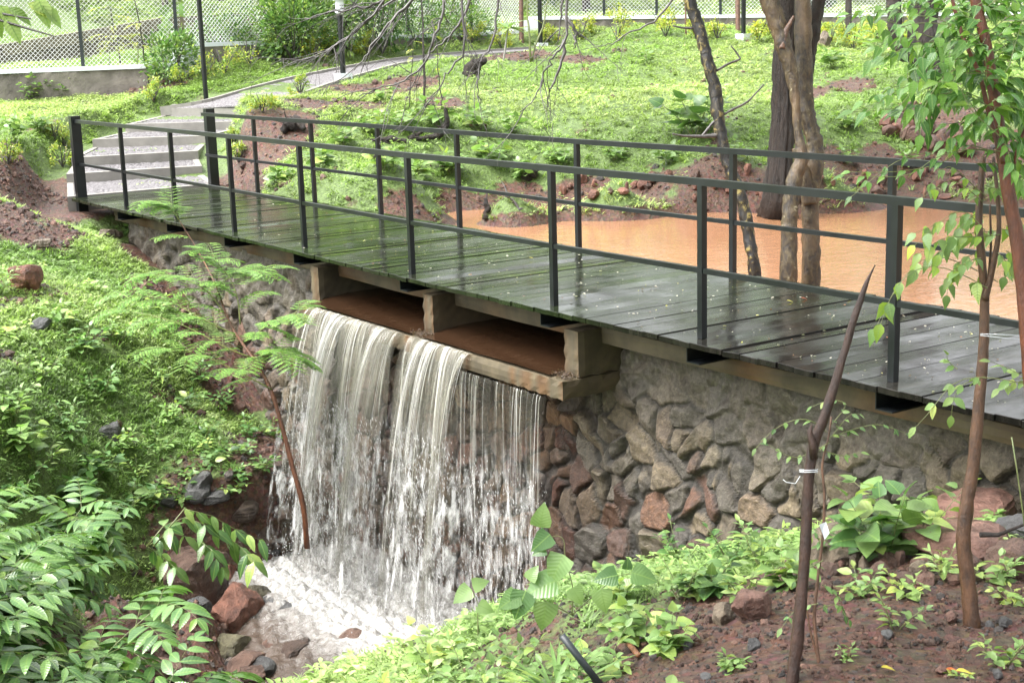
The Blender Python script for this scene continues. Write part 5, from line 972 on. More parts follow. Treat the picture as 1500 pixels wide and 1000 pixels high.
# ================================================================ left bank plants
for k, (px, py, H, st_, lf, T, pl, l) in enumerate([
 (95, 480, .45, 4, .16, T_OV, BRIGHT, 'tall leafy weed on the upper left bank'), (120, 520, .5, 5, .17, T_OV, GREEN, 'glossy leaved weed left of the feathery branch'), (150, 580, .4, 5, .17, T_OV, GREEN, 'round leaved weed in the middle of the left bank'), (60, 560, .45, 5, .13, T_OV, BRIGHT, 'bright small leaved bush at mid left edge'), (20, 620, .5, 6, .15, T_OV, BRIGHT, 'leafy weed at the left edge below the mid bank'), (100, 640, .4, 6, .16, T_LANCE, GREEN, 'long leaved weed on the shaded left bank'), (140, 700, .4, 6, .2, T_OV, GREEN, 'large leaved plant above the lower left shrub'), (60, 700, .5, 5, .16, T_LANCE, BRIGHT, 'lance leaved weed above the lower left shrub'), (110, 740, .4, 6, .2, T_HEART, GREEN, 'heart leaved plant in the lower left greenery'), (20, 740, .5, 6, .14, T_OV, GREEN, 'leafy weed at the lower left edge'), (200, 700, .3, 6, .1, T_LANCE, BRIGHT, 'grassy weed on the wet bank'), (250, 620, .3, 5, .12, T_OV, BRIGHT, 'small weed below the feathery branch'), (290, 560, .35, 6, .12, T_OV, GREEN, 'leafy weed beside the left wall foot'), (330, 600, .35, 5, .12, T_OV, GREEN, 'drooping weed below the left wall'), (365, 640, .3, 5, .12, T_OV, GREEN, 'weed clump nearest the left edge of the fall'), (200, 440, .4, 5, .12, T_OV, BRIGHT, 'weed on the bank left of the wall'), (185, 348, .35, 5, .12, T_OV, GREEN, 'small dark leaved plant under the bridge end'), (240, 460, .4, 5, .13, T_OV, BRIGHT, 'leafy weed under the feathery branch'), (20, 500, .35, 5, .12, T_OV, LIME, 'lime weed at the left edge of the bank'), (50, 400, .25, 4, .1, T_OV, LIME, 'low lime weed near the lone boulder'), (140, 430, .3, 4, .11, T_OV, LIME, 'low lime weed on the upper bank'), (300, 660, .25, 5, .09, T_OV, BRIGHT, 'low bright weed above the wet rock'), (350, 700, .22, 5, .09, T_OV, GREEN, 'low weed on the gully edge'), (230, 560, .3, 6, .14, T_LANCE, BRIGHT, 'long leaved tuft in the middle bank'), (0, 430, .4, 5, .13, T_OV, BRIGHT, 'weed at the left frame edge beside the boulder'), (175, 500, .4, 6, .13, T_OV, BRIGHT, 'leafy weed left of the feathery canopy'), (30, 660, .4, 6, .18, T_BROAD, BRIGHT, 'broad leaved weed at the left edge above the shrub'), (180, 660, .3, 6, .13, T_OV, BRIGHT, 'bright weed above the dark stones')]):
    leafy(G(px, py, 6.5), H*.8, st_, lf*.75, l, seed=1200+k, T=T, pal_=[tuple(1.35*v for v in c_) for c_ in pl], nodes=4, mat='leaf_glossy' if lf > .15 else 'leaf', spread=.7)
for k, (px, py, H, lf, T, l) in enumerate([(235, 665, .3, .1, T_LANCE, 'grassy weed above the grey bank stones'), (275, 700, .28, .09, T_OV, 'small leafy weed between the grey bank stones'), (320, 680, .28, .1, T_OV, 'leafy weed on the gully slope above the drooping branch'), (355, 665, .25, .09, T_OV, 'bright weed on the gully slope by the red stem'), (300, 640, .3, .1, T_LANCE, 'long leaved weed high on the gully slope'), (265, 735, .28, .1, T_OV, 'weed just above the drooping leafy branch'), (340, 720, .2, .08, T_OV, 'tiny weed among the wet gully pebbles'), (385, 690, .22, .08, T_OV, 'weed nearest the falling water on the left'), (220, 740, .3, .12, T_OV, 'weed behind the compound leaved sprays'), (180, 760, .35, .13, T_OV, 'large weed left of the drooping branch'), (270, 600, .3, .1, T_OV, 'weed below the left wall in the feathery shade'), (400, 640, .22, .08, T_OV, 'small weed at the foot of the left wall beside the fall')]):
    leafy(G(px, py, 6.5), H, 6, lf, l, seed=1270+k, T=T, pal_=BRIGHT+GREEN, nodes=4, mat='leaf', spread=.9)
# compound leaved shrub, lower left
def compound(base, label, seed, nb, L_, leaf, pairs, pal_, spread=.9, name='shrub', bias=(0, 0, 0), grav=1.0, zup=1.1):
    base = np.array(base, float); r = np.random.default_rng(seed); o = thing(name, label, 'shrub', base); sm = MB(); lv = Leaves()
    for k in range(nb):
        a = r.uniform(0, 6.28); d_ = nrm(np.array([math.cos(a)*spread*r.uniform(.2, 1), math.sin(a)*spread*r.uniform(.2, 1), zup])+bias); c = curve(base+r.normal(0, .05, 3)*[1, 1, 0], d_, L_*r.uniform(.55, 1.0), 9, grav*.5, r, .15); sm.tube(c, np.linspace(.007, .002, 10), 6, cap=False)
        for j in range(4, 10):
            for s in (-1, 1):
                t = nrm(c[min(9, j)]-c[j-1]); sd = side(t)*s; pinnate(sm, lv, c[j], nrm(t*.5+sd+[0, 0, .25]+r.normal(0, .25, 3)), L_*r.uniform(.25, .45), pairs, leaf, r, .9, .002, wob=.25)
    sm.build('stem', M['stem_green'], o, smooth=True); f = MB(); lv.out(f, T_LANCE2, r, pal_, .25, .12); f.build('foliage', M['leaf_glossy'], o, smooth=True); return o
T_LANCE2 = leafT(.42, .25, .28, (0, .6, 1, .8, .45, 0), (0, .15, .4, .65, .85, 1))
sb = [(0, 1090, 6.9, 'long compound leaved shrub filling the lower left corner', 13, 1.3, (.1, .1, 0)), (-130, 1000, 7.4, 'compound leaved shrub cut off by the left edge of the picture', 12, 1.3, (.2, 0, 0)), (110, 1120, 6.6, 'compound leaved shrub with pale arching sprays left of the stream', 8, .95, (.1, .2, 0)), (0, 880, 8.8, 'compound leaved shrub behind the lower left corner shrub', 10, 1.1, (0, .2, 0))]
for k, (px, py, D, l, nb, L_, bi) in enumerate(sb): q = P(px, py, D); compound(onz(q[0], q[1]) if False else q-[0, 0, .25], l, 1300+k, nb, L_, .125, 6, GREEN+[(.1, .2, .045)], bias=bi)
# drooping leaves plant beside the wet boulder
o = thing('leafy_branch', 'drooping leafy branch hanging over the wet boulder by the stream', 'branch', P(220, 790, 10.6)); r = np.random.default_rng(15); sm = MB(); lv = Leaves()
for ln in ([(215, 800), (240, 770), (270, 758), (300, 768), (330, 785), (352, 800), (372, 822)], [(215, 800), (250, 780), (290, 790), (310, 805), (325, 830)], [(225, 800), (270, 745), (310, 755), (345, 775), (380, 790)], [(215, 800), (235, 812), (255, 830)]):
    p = np.array([P(x, y, 10.4+r.normal(0, .15)) for x, y in ln]); sm.tube(p, np.linspace(.006, .002, len(p)), 5)
    for i in range(1, len(p)):
        for f_ in (0, .5):
            q = p[i]*(1-f_)+p[i-1]*f_
            for s in (-1, 1): lv.add(q, nrm(side(p[i]-p[i-1])*s*.6+nrm(p[i]-p[i-1])*.5+[0, 0, -.75]+r.normal(0, .25, 3)), UP-fv*.6+r.normal(0, .3, 3), r.uniform(.12, .19))
sm.build('twig', M['stem_green'], o, smooth=True); m = MB(); lv.out(m, leafT(.42, .25, .3), r, BRIGHT+GREEN); m.build('foliage', M['leaf_glossy'], o, smooth=True)
# ================================================================ feathery leaning sapling before the wall
o = thing('feathery_sapling', 'leaning sapling with a red brown stem and feathery leaves in front of the left wall', 'sapling', P(443, 738, 11.4)); r = np.random.default_rng(21)
main = [(446, 742, 11.5), (430, 690, 11.5), (412, 620, 11.5), (398, 570, 11.5), (372, 525, 11.6), (345, 490, 11.8), (330, 460, 12), (318, 420, 12.2), (300, 385, 12.4), (280, 350, 12.5), (262, 322, 12.6)]
mp_ = np.array([P(*a) for a in main]); mp_ = np.vstack([onz(*(mp_[0][:2]))[None] if False else mp_[0]-[0, 0, .35], mp_]); m = MB(); m.tube(resample(mp_, 40), np.linspace(.024, .004, 40), 8, col=(1., .7, .5), rough=.05); m.build('stem', M['bark_brown'], o, smooth=True)
sides = [[(372, 525, 11.6), (330, 510, 11.5), (280, 480, 11.5), (230, 462, 11.5), (180, 455, 11.6)], [(345, 490, 11.8), (300, 470, 11.7), (250, 440, 11.7), (200, 430, 11.8)], [(330, 460, 12), (300, 420, 12), (250, 400, 12), (215, 405, 12)], [(398, 570, 11.5), (350, 545, 11.4), (300, 520, 11.3), (240, 510, 11.3)], [(352, 475, 11.8), (348, 430, 11.8), (330, 395, 11.8), (300, 370, 11.8)], [(360, 500, 11.7), (400, 470, 11.6), (440, 455, 11.6)], [(372, 525, 11.6), (400, 512, 11.5), (430, 520, 11.5)], [(262, 322, 12.6), (250, 305, 12.6), (232, 300, 12.6)], [(318, 420, 12.2), (345, 400, 12.1), (380, 398, 12.1)]]
sm = MB(); lv = Leaves(); cs_ = []
for s in sides:
    p = np.array([P(*a) for a in s]); q = resample(p, 14); sm.tube(q, np.linspace(.006, .002, 14), 5, col=(1.3, 1.3, 1)); cs_.append(q)
def bipinn(p, d_, L_):
    c = curve(p, d_, L_, 7, .8, r, .1); sm.tube(c, np.linspace(.0025, .001, 8), 4, cap=False)
    for j in range(1, 8):
        t = nrm(c[j]-c[j-1])
        for s in (-1, 1):
            pinnate(sm, lv, c[j], nrm(side(t)*s+t*.45+[0, 0, .05]), L_*.4*(1-.04*abs(j-4)), 12, .022, r, .35, .0008, ang=1.1, wob=.04)
for q in cs_:
    for j in range(2, 14):
        t = nrm(q[j]-q[j-1]); s = 1 if (j//2) % 2 else -1; bipinn(q[j], nrm(t*.6+side(t)*s*.8+[0, 0, .35]+r.normal(0, .2, 3)), r.uniform(.22, .33))
for j in (6, 7, 8, 9, 10, 11): bipinn(mp_[j], nrm(r.normal(0, .6, 3)+[0, 0, .6]), .3)
sm.build('twigs', M['stem_green'], o, smooth=True); m = MB(); lv.out(m, simpleT(.36, .1, .1), r, [(.15, .3, .06), (.11, .24, .05), (.2, .34, .08)], .2, .1); m.build('foliage', M['leaf'], o)
# ================================================================ right foreground
def P5(l, D): return np.array([P(x, y, D) for x, y in l])
o = thing('wooden_stake', 'dark broken wooden stake standing upright in the bare soil, tied with white string', 'stake', G(1160, 1000)); b = G(1158, 1010); D5 = (b-EYEP)@fv; D5 = 4.5
p = P5([(1150, 1060), (1160, 1000), (1172, 900), (1180, 800), (1184, 700), (1190, 650), (1204, 622), (1221, 568), (1238, 512), (1251, 466), (1265, 425), (1273, 403), (1282, 388)], D5); m = MB(); m.tube(resample(p, 60), np.interp(np.linspace(0, 1, 60), [0, .15, .4, .62, .8, .93, 1], [9.5, 9, 8.3, 7.6, 6, 4.6, .7])*D5/F, 12, rough=.07, seed=3, col=(.33, .27, .27)); m.build('shaft', M['bark_brown'], o, smooth=True)
m = MB(); m.tube(P5([(1192, 672), (1190, 650), (1186, 632), (1189, 622)], D5-.02), [.012, .012, .009, .002], 8, rough=.08, col=(.33, .27, .27)); m.build('broken_stub', M['bark_brown'], o, smooth=True)
m = MB(); a = np.linspace(0, 4*PI, 40); c0 = P(1184.5, 692, D5); m.tube(c0+np.outer(np.cos(a), rv)*.028+np.outer(np.sin(a), fv)*.028+np.outer(a/(4*PI)*.012, UP), .0013, 5); m.tube(P5([(1172, 697), (1165, 708), (1152, 706), (1147, 702)], D5-.02), .0011, 5); m.build('string', M['cap'], o, smooth=True)
def traced(name, label, cat, parts, leaves=None, mat='bark_brown', col=(1, 1, 1), T=T_OV, pal_=BRIGHT, seed=0, lmat='leaf_glossy', basepart='trunk'):
    o = thing(name, label, cat, P(*parts[0][0][0], parts[0][1])); r = np.random.default_rng(seed)
    for k, (ln, D, w0, w1) in enumerate(parts):
        p = P5(ln, D) if not isinstance(D, tuple) else np.array([P(x, y, d_) for (x, y), d_ in zip(ln, np.linspace(D[0], D[1], len(ln)))]); n = len(ln)*6; q = resample(p, n); dm = D if not isinstance(D, tuple) else D[0]; mm = MB(); mm.tube(q, np.linspace(w0, w1, n)*dm/F/2, 10, rough=.04, seed=k, col=col); mm.build(basepart if k == 0 else 'branch', M[mat], o, smooth=True)
    if leaves: f = MB(); lv, sm = leaves(r); lv.out(f, T, r, pal_); f.build('foliage', M[lmat], o, smooth=True); sm.build('leaf_stalks', M['stem_green'], o, smooth=True)
    return o
def spray_line(lv, sm, ln, D, leaf, r, pairs=5, hang=.7, w=.0018, fac=.5):
    """a leaf stalk with pairs of leaflets hanging from it"""
    p = resample(P5(ln, D)+r.normal(0, .01, (len(ln), 3)), pairs*2+2); sm.tube(p, np.linspace(w, w*.5, len(p)), 4, cap=False)
    for i in range(1, len(p)-1, 2):
        t = nrm(p[i+1]-p[i-1]); sd = side(t)
        for s in (-1, 1): lv.add(p[i], nrm(sd*s*.75+t*.55+[0, 0, -hang]+r.normal(0, .22, 3)), UP-fv*fac+r.normal(0, .3, 3), leaf*r.uniform(.7, 1.15))
    lv.add(p[-1], nrm(p[-1]-p[-2]+[0, 0, -.012*hang]), UP-fv*fac, leaf)
def lv1(r):
    lv, sm = Leaves(), MB()
    for ln, D, lf, pr in [([(1445, 25), (1400, 15), (1340, 10), (1290, 12), (1245, 22)], 4.6, .052, 6), ([(1440, 60), (1390, 40), (1340, 35), (1300, 55), (1275, 85)], 4.5, .055, 6), ([(1445, 110), (1400, 105), (1350, 112), (1310, 135), (1262, 170)], 4.4, .058, 7), ([(1455, 130), (1420, 95), (1380, 75), (1330, 70), (1285, 95)], 4.7, .05, 6), ([(1455, 160), (1420, 130), (1380, 130), (1345, 160), (1305, 160)], 4.4, .06, 6), ([(1460, 200), (1430, 160), (1400, 130), (1370, 130)], 4.3, .062, 5), ([(1450, 50), (1480, 20), (1520, 10)], 4.4, .055, 5), ([(1450, 90), (1480, 70), (1520, 80)], 4.4, .055, 5), ([(1455, 120), (1490, 110), (1530, 130)], 4.4, .055, 5), ([(1460, 150), (1490, 160), (1530, 190)], 4.4, .055, 5), ([(1430, 0), (1400, -20), (1360, -10), (1320, 5)], 4.6, .05, 5), ([(1440, 20), (1470, -10), (1500, -10)], 4.5, .055, 5), ([(1452, 120), (1440, 90), (1430, 60), (1415, 40)], 4.3, .05, 5), ([(1470, 225), (1425, 215), (1380, 225), (1330, 262), (1240, 258)], 4.4, .04, 6), ([(1470, 60), (1490, 40), (1530, 30)], 4.3, .055, 5), ([(1450, 140), (1475, 130), (1500, 150), (1520, 180)], 4.2, .06, 5), ([(1445, 75), (1420, 62), (1395, 60), (1370, 70)], 4.3, .055, 5), ([(1440, 40), (1420, 20), (1395, 10)], 4.3, .055, 4), ([(1460, 180), (1480, 200), (1500, 230)], 4.3, .05, 4), ([(1430, 10), (1390, 30), (1350, 90), (1330, 120)], 4.35, .055, 6), ([(1440, 60), (1420, 90), (1390, 110), (1350, 150), (1345, 190)], 4.3, .055, 6), ([(1450, 100), (1470, 110), (1490, 60), (1500, 30)], 4.25, .055, 5), ([(1455, 160), (1440, 180), (1415, 190), (1380, 200)], 4.35, .05, 5), ([(1430, 0), (1460, 10), (1490, 0)], 4.3, .055, 5), ([(1420, 20), (1380, 60), (1340, 60), (1300, 80)], 4.55, .05, 6), ([(1462, 200), (1485, 240), (1510, 280)], 4.3, .05, 5), ([(1440, 50), (1400, 70), (1370, 100), (1365, 150)], 4.4, .055, 6)]:
        for rep in range(3): spray_line(lv, sm, [(x+r.normal(0, 9)*rep, y+r.normal(0, 11)*rep) for x, y in ln], D+rep*.22, lf*1.05, r, pr+2, .3)
    return lv, sm
traced('sapling', 'leafy sapling with a smooth red brown trunk at the right edge, leaves over the pond', 'sapling', [([(1520, 640), (1508, 520), (1500, 420), (1488, 335), (1473, 260), (1461, 170), (1446, 70), (1428, 0), (1410, -110)], 4.5, 27, 13), ([(1470, 240), (1452, 180), (1436, 110), (1412, 60), (1400, 20), (1385, -40)], 4.45, 8, 5), ([(1478, 280), (1492, 210), (1520, 150)], 4.5, 6, 4)], lv1, mat='bark_brown', col=(1.0, .55, .33), T=leafT(.5, .2, .35, (0, .8, 1, .55, .2, 0), (0, .15, .35, .65, .85, 1)), pal_=[(.09, .2, .035), (.13, .26, .045), (.06, .15, .03)], seed=1)
def lv2(r):
    lv, sm = Leaves(), MB()
    for ln, D, lf, pr in [([(1444, 420), (1400, 395), (1350, 385), (1310, 420), (1288, 470)], 4.9, .07, 6), ([(1443, 330), (1410, 300), (1370, 320), (1340, 350)], 4.9, .06, 5), ([(1465, 340), (1430, 350), (1390, 350), (1350, 370)], 4.9, .06, 6), ([(1445, 380), (1420, 380), (1395, 400), (1385, 420)], 4.9, .055, 5), ([(1465, 330), (1490, 330), (1520, 350)], 4.9, .06, 4), ([(1460, 380), (1485, 385), (1495, 410)], 4.8, .055, 4), ([(1440, 290), (1420, 270), (1390, 262), (1350, 290)], 4.8, .05, 5), ([(1452, 280), (1480, 260), (1500, 270)], 4.8, .055, 4), ([(1444, 310), (1420, 320), (1400, 345), (1380, 380)], 5, .06, 5)]:
        for rep in range(2): spray_line(lv, sm, [(x+r.normal(0, 8)*rep, y+r.normal(0, 10)*rep) for x, y in ln], D+rep*.15, lf, r, pr)
    return lv, sm
traced('sapling', 'slim brown sapling planted in the bare soil right of the upright stake', 'sapling', [([(1428, 945), (1424, 920), (1418, 850), (1410, 790), (1416, 740), (1426, 680), (1434, 590), (1441, 517), (1443, 432), (1438, 380), (1433, 330), (1436, 280), (1440, 230)], 5.0, 25, 9), ([(1443, 440), (1455, 390), (1464, 340), (1462, 290), (1455, 230)], 4.98, 10, 5), ([(1441, 500), (1447, 420), (1452, 360), (1450, 300)], 5.03, 5, 3)], lv2, mat='bark_brown', col=(.75, .68, .5), T=leafT(.55, .2, .35, (0, .8, 1, .55, .2, 0), (0, .15, .35, .65, .85, 1)), pal_=BRIGHT+[(.24, .36, .05)], seed=2)
def lv3(r):
    lv, sm = Leaves(), MB()
    for ln, lf, pr in [([(1500, 560), (1440, 548), (1400, 550), (1360, 590), (1345, 620)], .045, 4), ([(1440, 548), (1400, 570), (1395, 600)], .045, 3), ([(1400, 550), (1385, 530), (1378, 525)], .04, 2), ([(1520, 560), (1480, 545), (1450, 530)], .04, 3), ([(1510, 560), (1480, 560), (1465, 565)], .04, 3)]: spray_line(lv, sm, ln, 4.6, lf, r, pr, .4)
    return lv, sm
traced('sapling', 'pale stemmed seedling with small oval leaves over the deck at the right edge', 'sapling', [([(1530, 900), (1525, 740), (1520, 640), (1505, 560)], 4.6, 5, 3)], lv3, mat='stem_green', T=leafT(.55, .2, .2), pal_=LIME+BRIGHT, seed=3)
def lv4(r):
    lv, sm = Leaves(), MB()
    for ln, lf, pr in [([(1213, 640), (1190, 610), (1160, 608), (1125, 640), (1105, 650)], .03, 6), ([(1215, 625), (1240, 590), (1215, 585), (1190, 598)], .03, 5), ([(1218, 640), (1260, 635), (1290, 620), (1330, 635)], .032, 6), ([(1215, 640), (1245, 610), (1260, 612)], .028, 4), ([(1213, 655), (1190, 660), (1155, 670), (1128, 655)], .03, 5), ([(1213, 660), (1235, 670), (1260, 665)], .03, 4), ([(1205, 820), (1180, 830), (1165, 850)], .03, 3), ([(1200, 880), (1170, 890), (1150, 920)], .035, 3), ([(1203, 850), (1225, 860), (1240, 900)], .032, 4), ([(1200, 900), (1225, 880), (1240, 905)], .03, 3), ([(1206, 800), (1190, 780), (1175, 800)], .03, 3)]: spray_line(lv, sm, ln, 4.7, lf, r, pr, .4)
    return lv, sm
traced('sapling', 'thin reddish twiggy seedling right beside the upright stake', 'sapling', [([(1208, 1020), (1198, 960), (1192, 900), (1200, 830), (1207, 770), (1208, 720), (1203, 680), (1214, 640), (1218, 610)], 4.7, 6, 3), ([(1205, 985), (1188, 930), (1180, 880), (1182, 860)], 4.7, 4, 2)], lv4, mat='bark_brown', T=leafT(.5, .2, .2), pal_=GREEN+BRIGHT, seed=4)
m = MB(); r = np.random.default_rng(1); o = thing('plastic_tag', 'small crumpled clear plastic tag tied to the thin reddish seedling', 'tag', P(1208, 775, 4.66)); V = np.array([P(x, y, 4.64+dd) for x, y, dd in [(1200, 768, 0), (1210, 764, .01), (1215, 780, 0), (1208, 790, .01), (1204, 778, .012)]]); m.add(np.vstack([V, V+fv*.002]), f3=[[0, 4, 1], [1, 4, 2], [2, 4, 3], [3, 4, 0], [5, 6, 9], [6, 7, 9], [7, 8, 9], [8, 5, 9]]); m.build('plastic', M['cap'], o)
m = MB(); m.tube(P5([(1500, 497), (1470, 495), (1436, 491)], 4.95), .0012, 5); m.tube(P5([(1500, 492), (1470, 490), (1436, 489)], 4.93), .0012, 5); tag(m.build('string', M['cap'], smooth=True), 'white string tied across between the slim sapling and the right edge', 'string')
# broad-leaved plants by the wall foot and on the near bank
for k, (px, py, H, st_, lf, T, pl, l, D) in enumerate([
 (1300, 792, .42, 5, .135, T_BROAD, GREEN+BRIGHT, 'broad leaved plant growing by the wall foot left of the slim sapling', 6.1), (1345, 770, .48, 3, .12, T_BROAD, BRIGHT, 'taller broad leaved plant against the wall behind the slim sapling', 6.3), (1240, 790, .3, 5, .1, T_OV, GREEN, 'leafy weed right of the stake at the wall foot', 6.2),
 (1120, 812, .32, 6, .09, T_OV, BRIGHT, 'leafy shrub at the wall foot just left of the stake', 6.6), (1070, 800, .3, 6, .085, T_OV, GREEN, 'dark glossy weed at the wall foot left of the stake', 6.9), (1000, 815, .32, 6, .08, T_OV, GREEN, 'glossy leaved weed at the wall foot nearest the falling water', 7.2), (1150, 850, .24, 5, .1, T_BROAD, BRIGHT, 'low broad leaved weed in front of the stake rubble', 5.8), (1040, 860, .2, 5, .12, T_BROAD, GREEN, 'low plant with wide smooth leaves in the near greenery', 6.0),
 (940, 900, .26, 5, .1, T_HEART, BRIGHT, 'heart leaved weed on the near bank below the wall', 5.6), (880, 930, .26, 5, .1, T_OV, BRIGHT, 'leafy weed left of the dark pipe', 5.3), (820, 960, .24, 5, .09, T_OV, BRIGHT, 'leafy weed around the dark pipe top', 5.2), (980, 930, .22, 5, .09, T_HEART, BRIGHT, 'leafy weed right of the dark pipe', 5.2), (760, 935, .25, 5, .1, T_OV, BRIGHT, 'leafy weed below the vine', 5.8), (690, 960, .3, 6, .1, T_OV, BRIGHT, 'bushy weed at the bottom centre of the near bank', 5.9), (620, 985, .3, 6, .11, T_OV, LIME+BRIGHT, 'yellow green weed in front of the foam', 6.1), (540, 1000, .3, 6, .12, T_HEART, LIME, 'lime heart leaved weed overlapping the pool', 6.2), (470, 1000, .28, 6, .1, T_OV, LIME, 'lime weed at the bottom left of the near bank', 6.4), (400, 1020, .26, 6, .1, T_OV, BRIGHT, 'bright weed at the bottom beside the stream', 6.6), (580, 1010, .3, 5, .11, T_LANCE, BRIGHT, 'long leaved weed at the bottom centre', 5.9), (730, 1000, .25, 6, .09, T_OV, BRIGHT, 'small leaved bush at the very bottom centre', 5.3), (860, 1000, .2, 5, .08, T_OV, BRIGHT, 'low weed beside the foot of the dark pipe', 4.9), (520, 950, .34, 2, .1, T_HEART, LIME, 'tall thin heart leaved weed standing against the foam', 6.6), (1000, 880, .25, 6, .07, T_OV, BRIGHT, 'fine leaved weed in the near greenery', 6.0), (1090, 870, .2, 5, .08, T_OV, LIME, 'lime weed left of the stake', 5.7), (910, 870, .25, 5, .09, T_HEART, BRIGHT, 'bright weed behind the vine', 6.2), (640, 930, .3, 5, .1, T_HEART, LIME, 'lime weed at the lip of the near bank by the foam', 6.5),
 (1330, 870, .14, 4, .06, T_OV, LIME, 'small lime seedling in the rubble below the pink boulder', 5.4), (1260, 860, .14, 4, .07, T_OV, BRIGHT, 'small seedling in the rubble below the tan slab', 5.5), (1310, 935, .16, 3, .05, T_OV, BRIGHT, 'seedling on bare soil between stake and sapling', 5.0), (1460, 850, .16, 5, .07, T_OV, BRIGHT, 'leafy seedling right of the slim sapling', 5.5), (1490, 880, .12, 4, .05, T_OV, LIME, 'tiny lime seedling near the right edge', 5.2), (1075, 960, .08, 4, .05, T_OV, BRIGHT, 'tiny green seedling on the bare soil left of the stake', 4.8), (1470, 980, .14, 4, .06, T_OV, BRIGHT, 'seedling at the lower right corner', 4.6), (1380, 830, .16, 4, .08, T_LANCE, LIME, 'pale long leaved seedling against the pink boulder', 5.6), (1400, 980, .05, 3, .04, T_OV, LIME, 'tiny lime seedling at the bottom right', 4.5), (1240, 960, .07, 3, .035, T_OV, BRIGHT, 'tiny seedling right of the stake foot', 4.7)]):
    q = P(px, py, D); leafy(onz(q[0], q[1]), H*(.85 if k < 26 else 1), st_, lf*(1 if k < 2 else .78 if k < 26 else .9), l, seed=1500+k, T=T, pal_=pl, nodes=5 if st_ > 2 else 6, mat='leaf_glossy', spread=.7, sr=.003, lime=.3)
# climbing vine with large leaves
o = thing('vine', 'young twining vine with large pale leaves rising against the lower wall', 'vine', P(850, 900, 5.8)); sm = MB(); lv = Leaves(); r = np.random.default_rng(44)
for ln, lvs in [([(838, 900), (840, 860), (826, 810), (828, 785), (806, 782), (798, 805)], [(806, 782, -.6, .5, .1), (790, 772, .2, -.8, .1), (826, 812, -.5, .9, .13), (815, 850, -.9, .3, .14), (800, 805, -.5, .1, .06), (838, 860, .5, .8, .08)]), ([(838, 900), (880, 862), (905, 842), (925, 840)], [(905, 842, -.9, .1, .1), (925, 838, .9, .2, .11), (880, 862, .2, .9, .1), (918, 834, .1, -.6, .05)]), ([(838, 900), (800, 880), (770, 865), (760, 870)], [(770, 865, -.3, .7, .12), (775, 850, .4, -.9, .07), (760, 870, -.8, .5, .1), (800, 880, -.1, .9, .12)]), ([(700, 930), (700, 880), (690, 862)], [(690, 862, -.8, .5, .09), (692, 858, .5, -.2, .07), (700, 885, .7, .3, .07)])]:
    p = P5(ln, 5.8); sm.tube(resample(p, 24), np.linspace(.003, .0015, 24), 5)
    for x, y, dx, dy, s in lvs: lv.add(P(x, y, 5.75), rv*dx-uv*dy-fv*.2, UP*.5-fv+r.normal(0, .25, 3), s)
sm.build('stem', M['stem_green'], o, smooth=True); m = MB(); lv.out(m, T_HEART, r, BRIGHT+GREEN, .15, 0); m.build('foliage', M['leaf_glossy'], o, smooth=True)
# strap-leaved grass near the pipe
o = thing('strap_leaf_plant', 'tuft of narrow grey green strap leaves left of the dark pipe', 'plant', onz(*P(815, 975, 5.1)[:2])); b = np.array(o.location); lv = Leaves(); r = np.random.default_rng(8)
for k in range(26): a = r.uniform(0, 6.28); lv.add(b+r.normal(0, .01, 3), [math.cos(a)*.6, math.sin(a)*.6, 1], UP+np.array([-math.cos(a), -math.sin(a), 0])*2, r.uniform(.15, .3))
m = MB(); lv.out(m, T_STRAP, r, [(.14, .24, .07)]); m.build('blades', M['grass'], o)
m = MB(); m.tube(P5([(823, 930), (850, 965), (885, 1010)], 4.7), .0125, 14); tag(m.build('pipe', M['steel_post'], smooth=True), 'dark grey plastic pipe end sticking out of the bottom greenery', 'pipe')
m = MB(); m.tube([G(917, 948)+[0, 0, .03], G(935, 966)+[0, 0, .02]], .011, 8, col=(2.4, 2, 1.6)); tag(m.build('stick', M['bark_brown'], smooth=True), 'short pale cut stick lying in the bare soil right of the pipe', 'stick')
m = MB(); m.tube([P(1436, 783, 5.9), P(1462, 783, 5.85), P(1500, 768, 5.8)], [.012, .01, .006], 7, rough=.1); tag(m.build('stick', M['bark_dark'], smooth=True), 'dark wet stick lying across the pink boulder', 'stick')
m = MB(); m.tube([P(1482, 640, 5.5), P(1490, 690, 5.5), P(1497, 740, 5.5), P(1505, 800, 5.5)], [.003]*4, 5); tag(m.build('tendril', M['stem_green'], smooth=True), 'pale dry tendril hanging in front of the wall at the right edge', 'tendril')
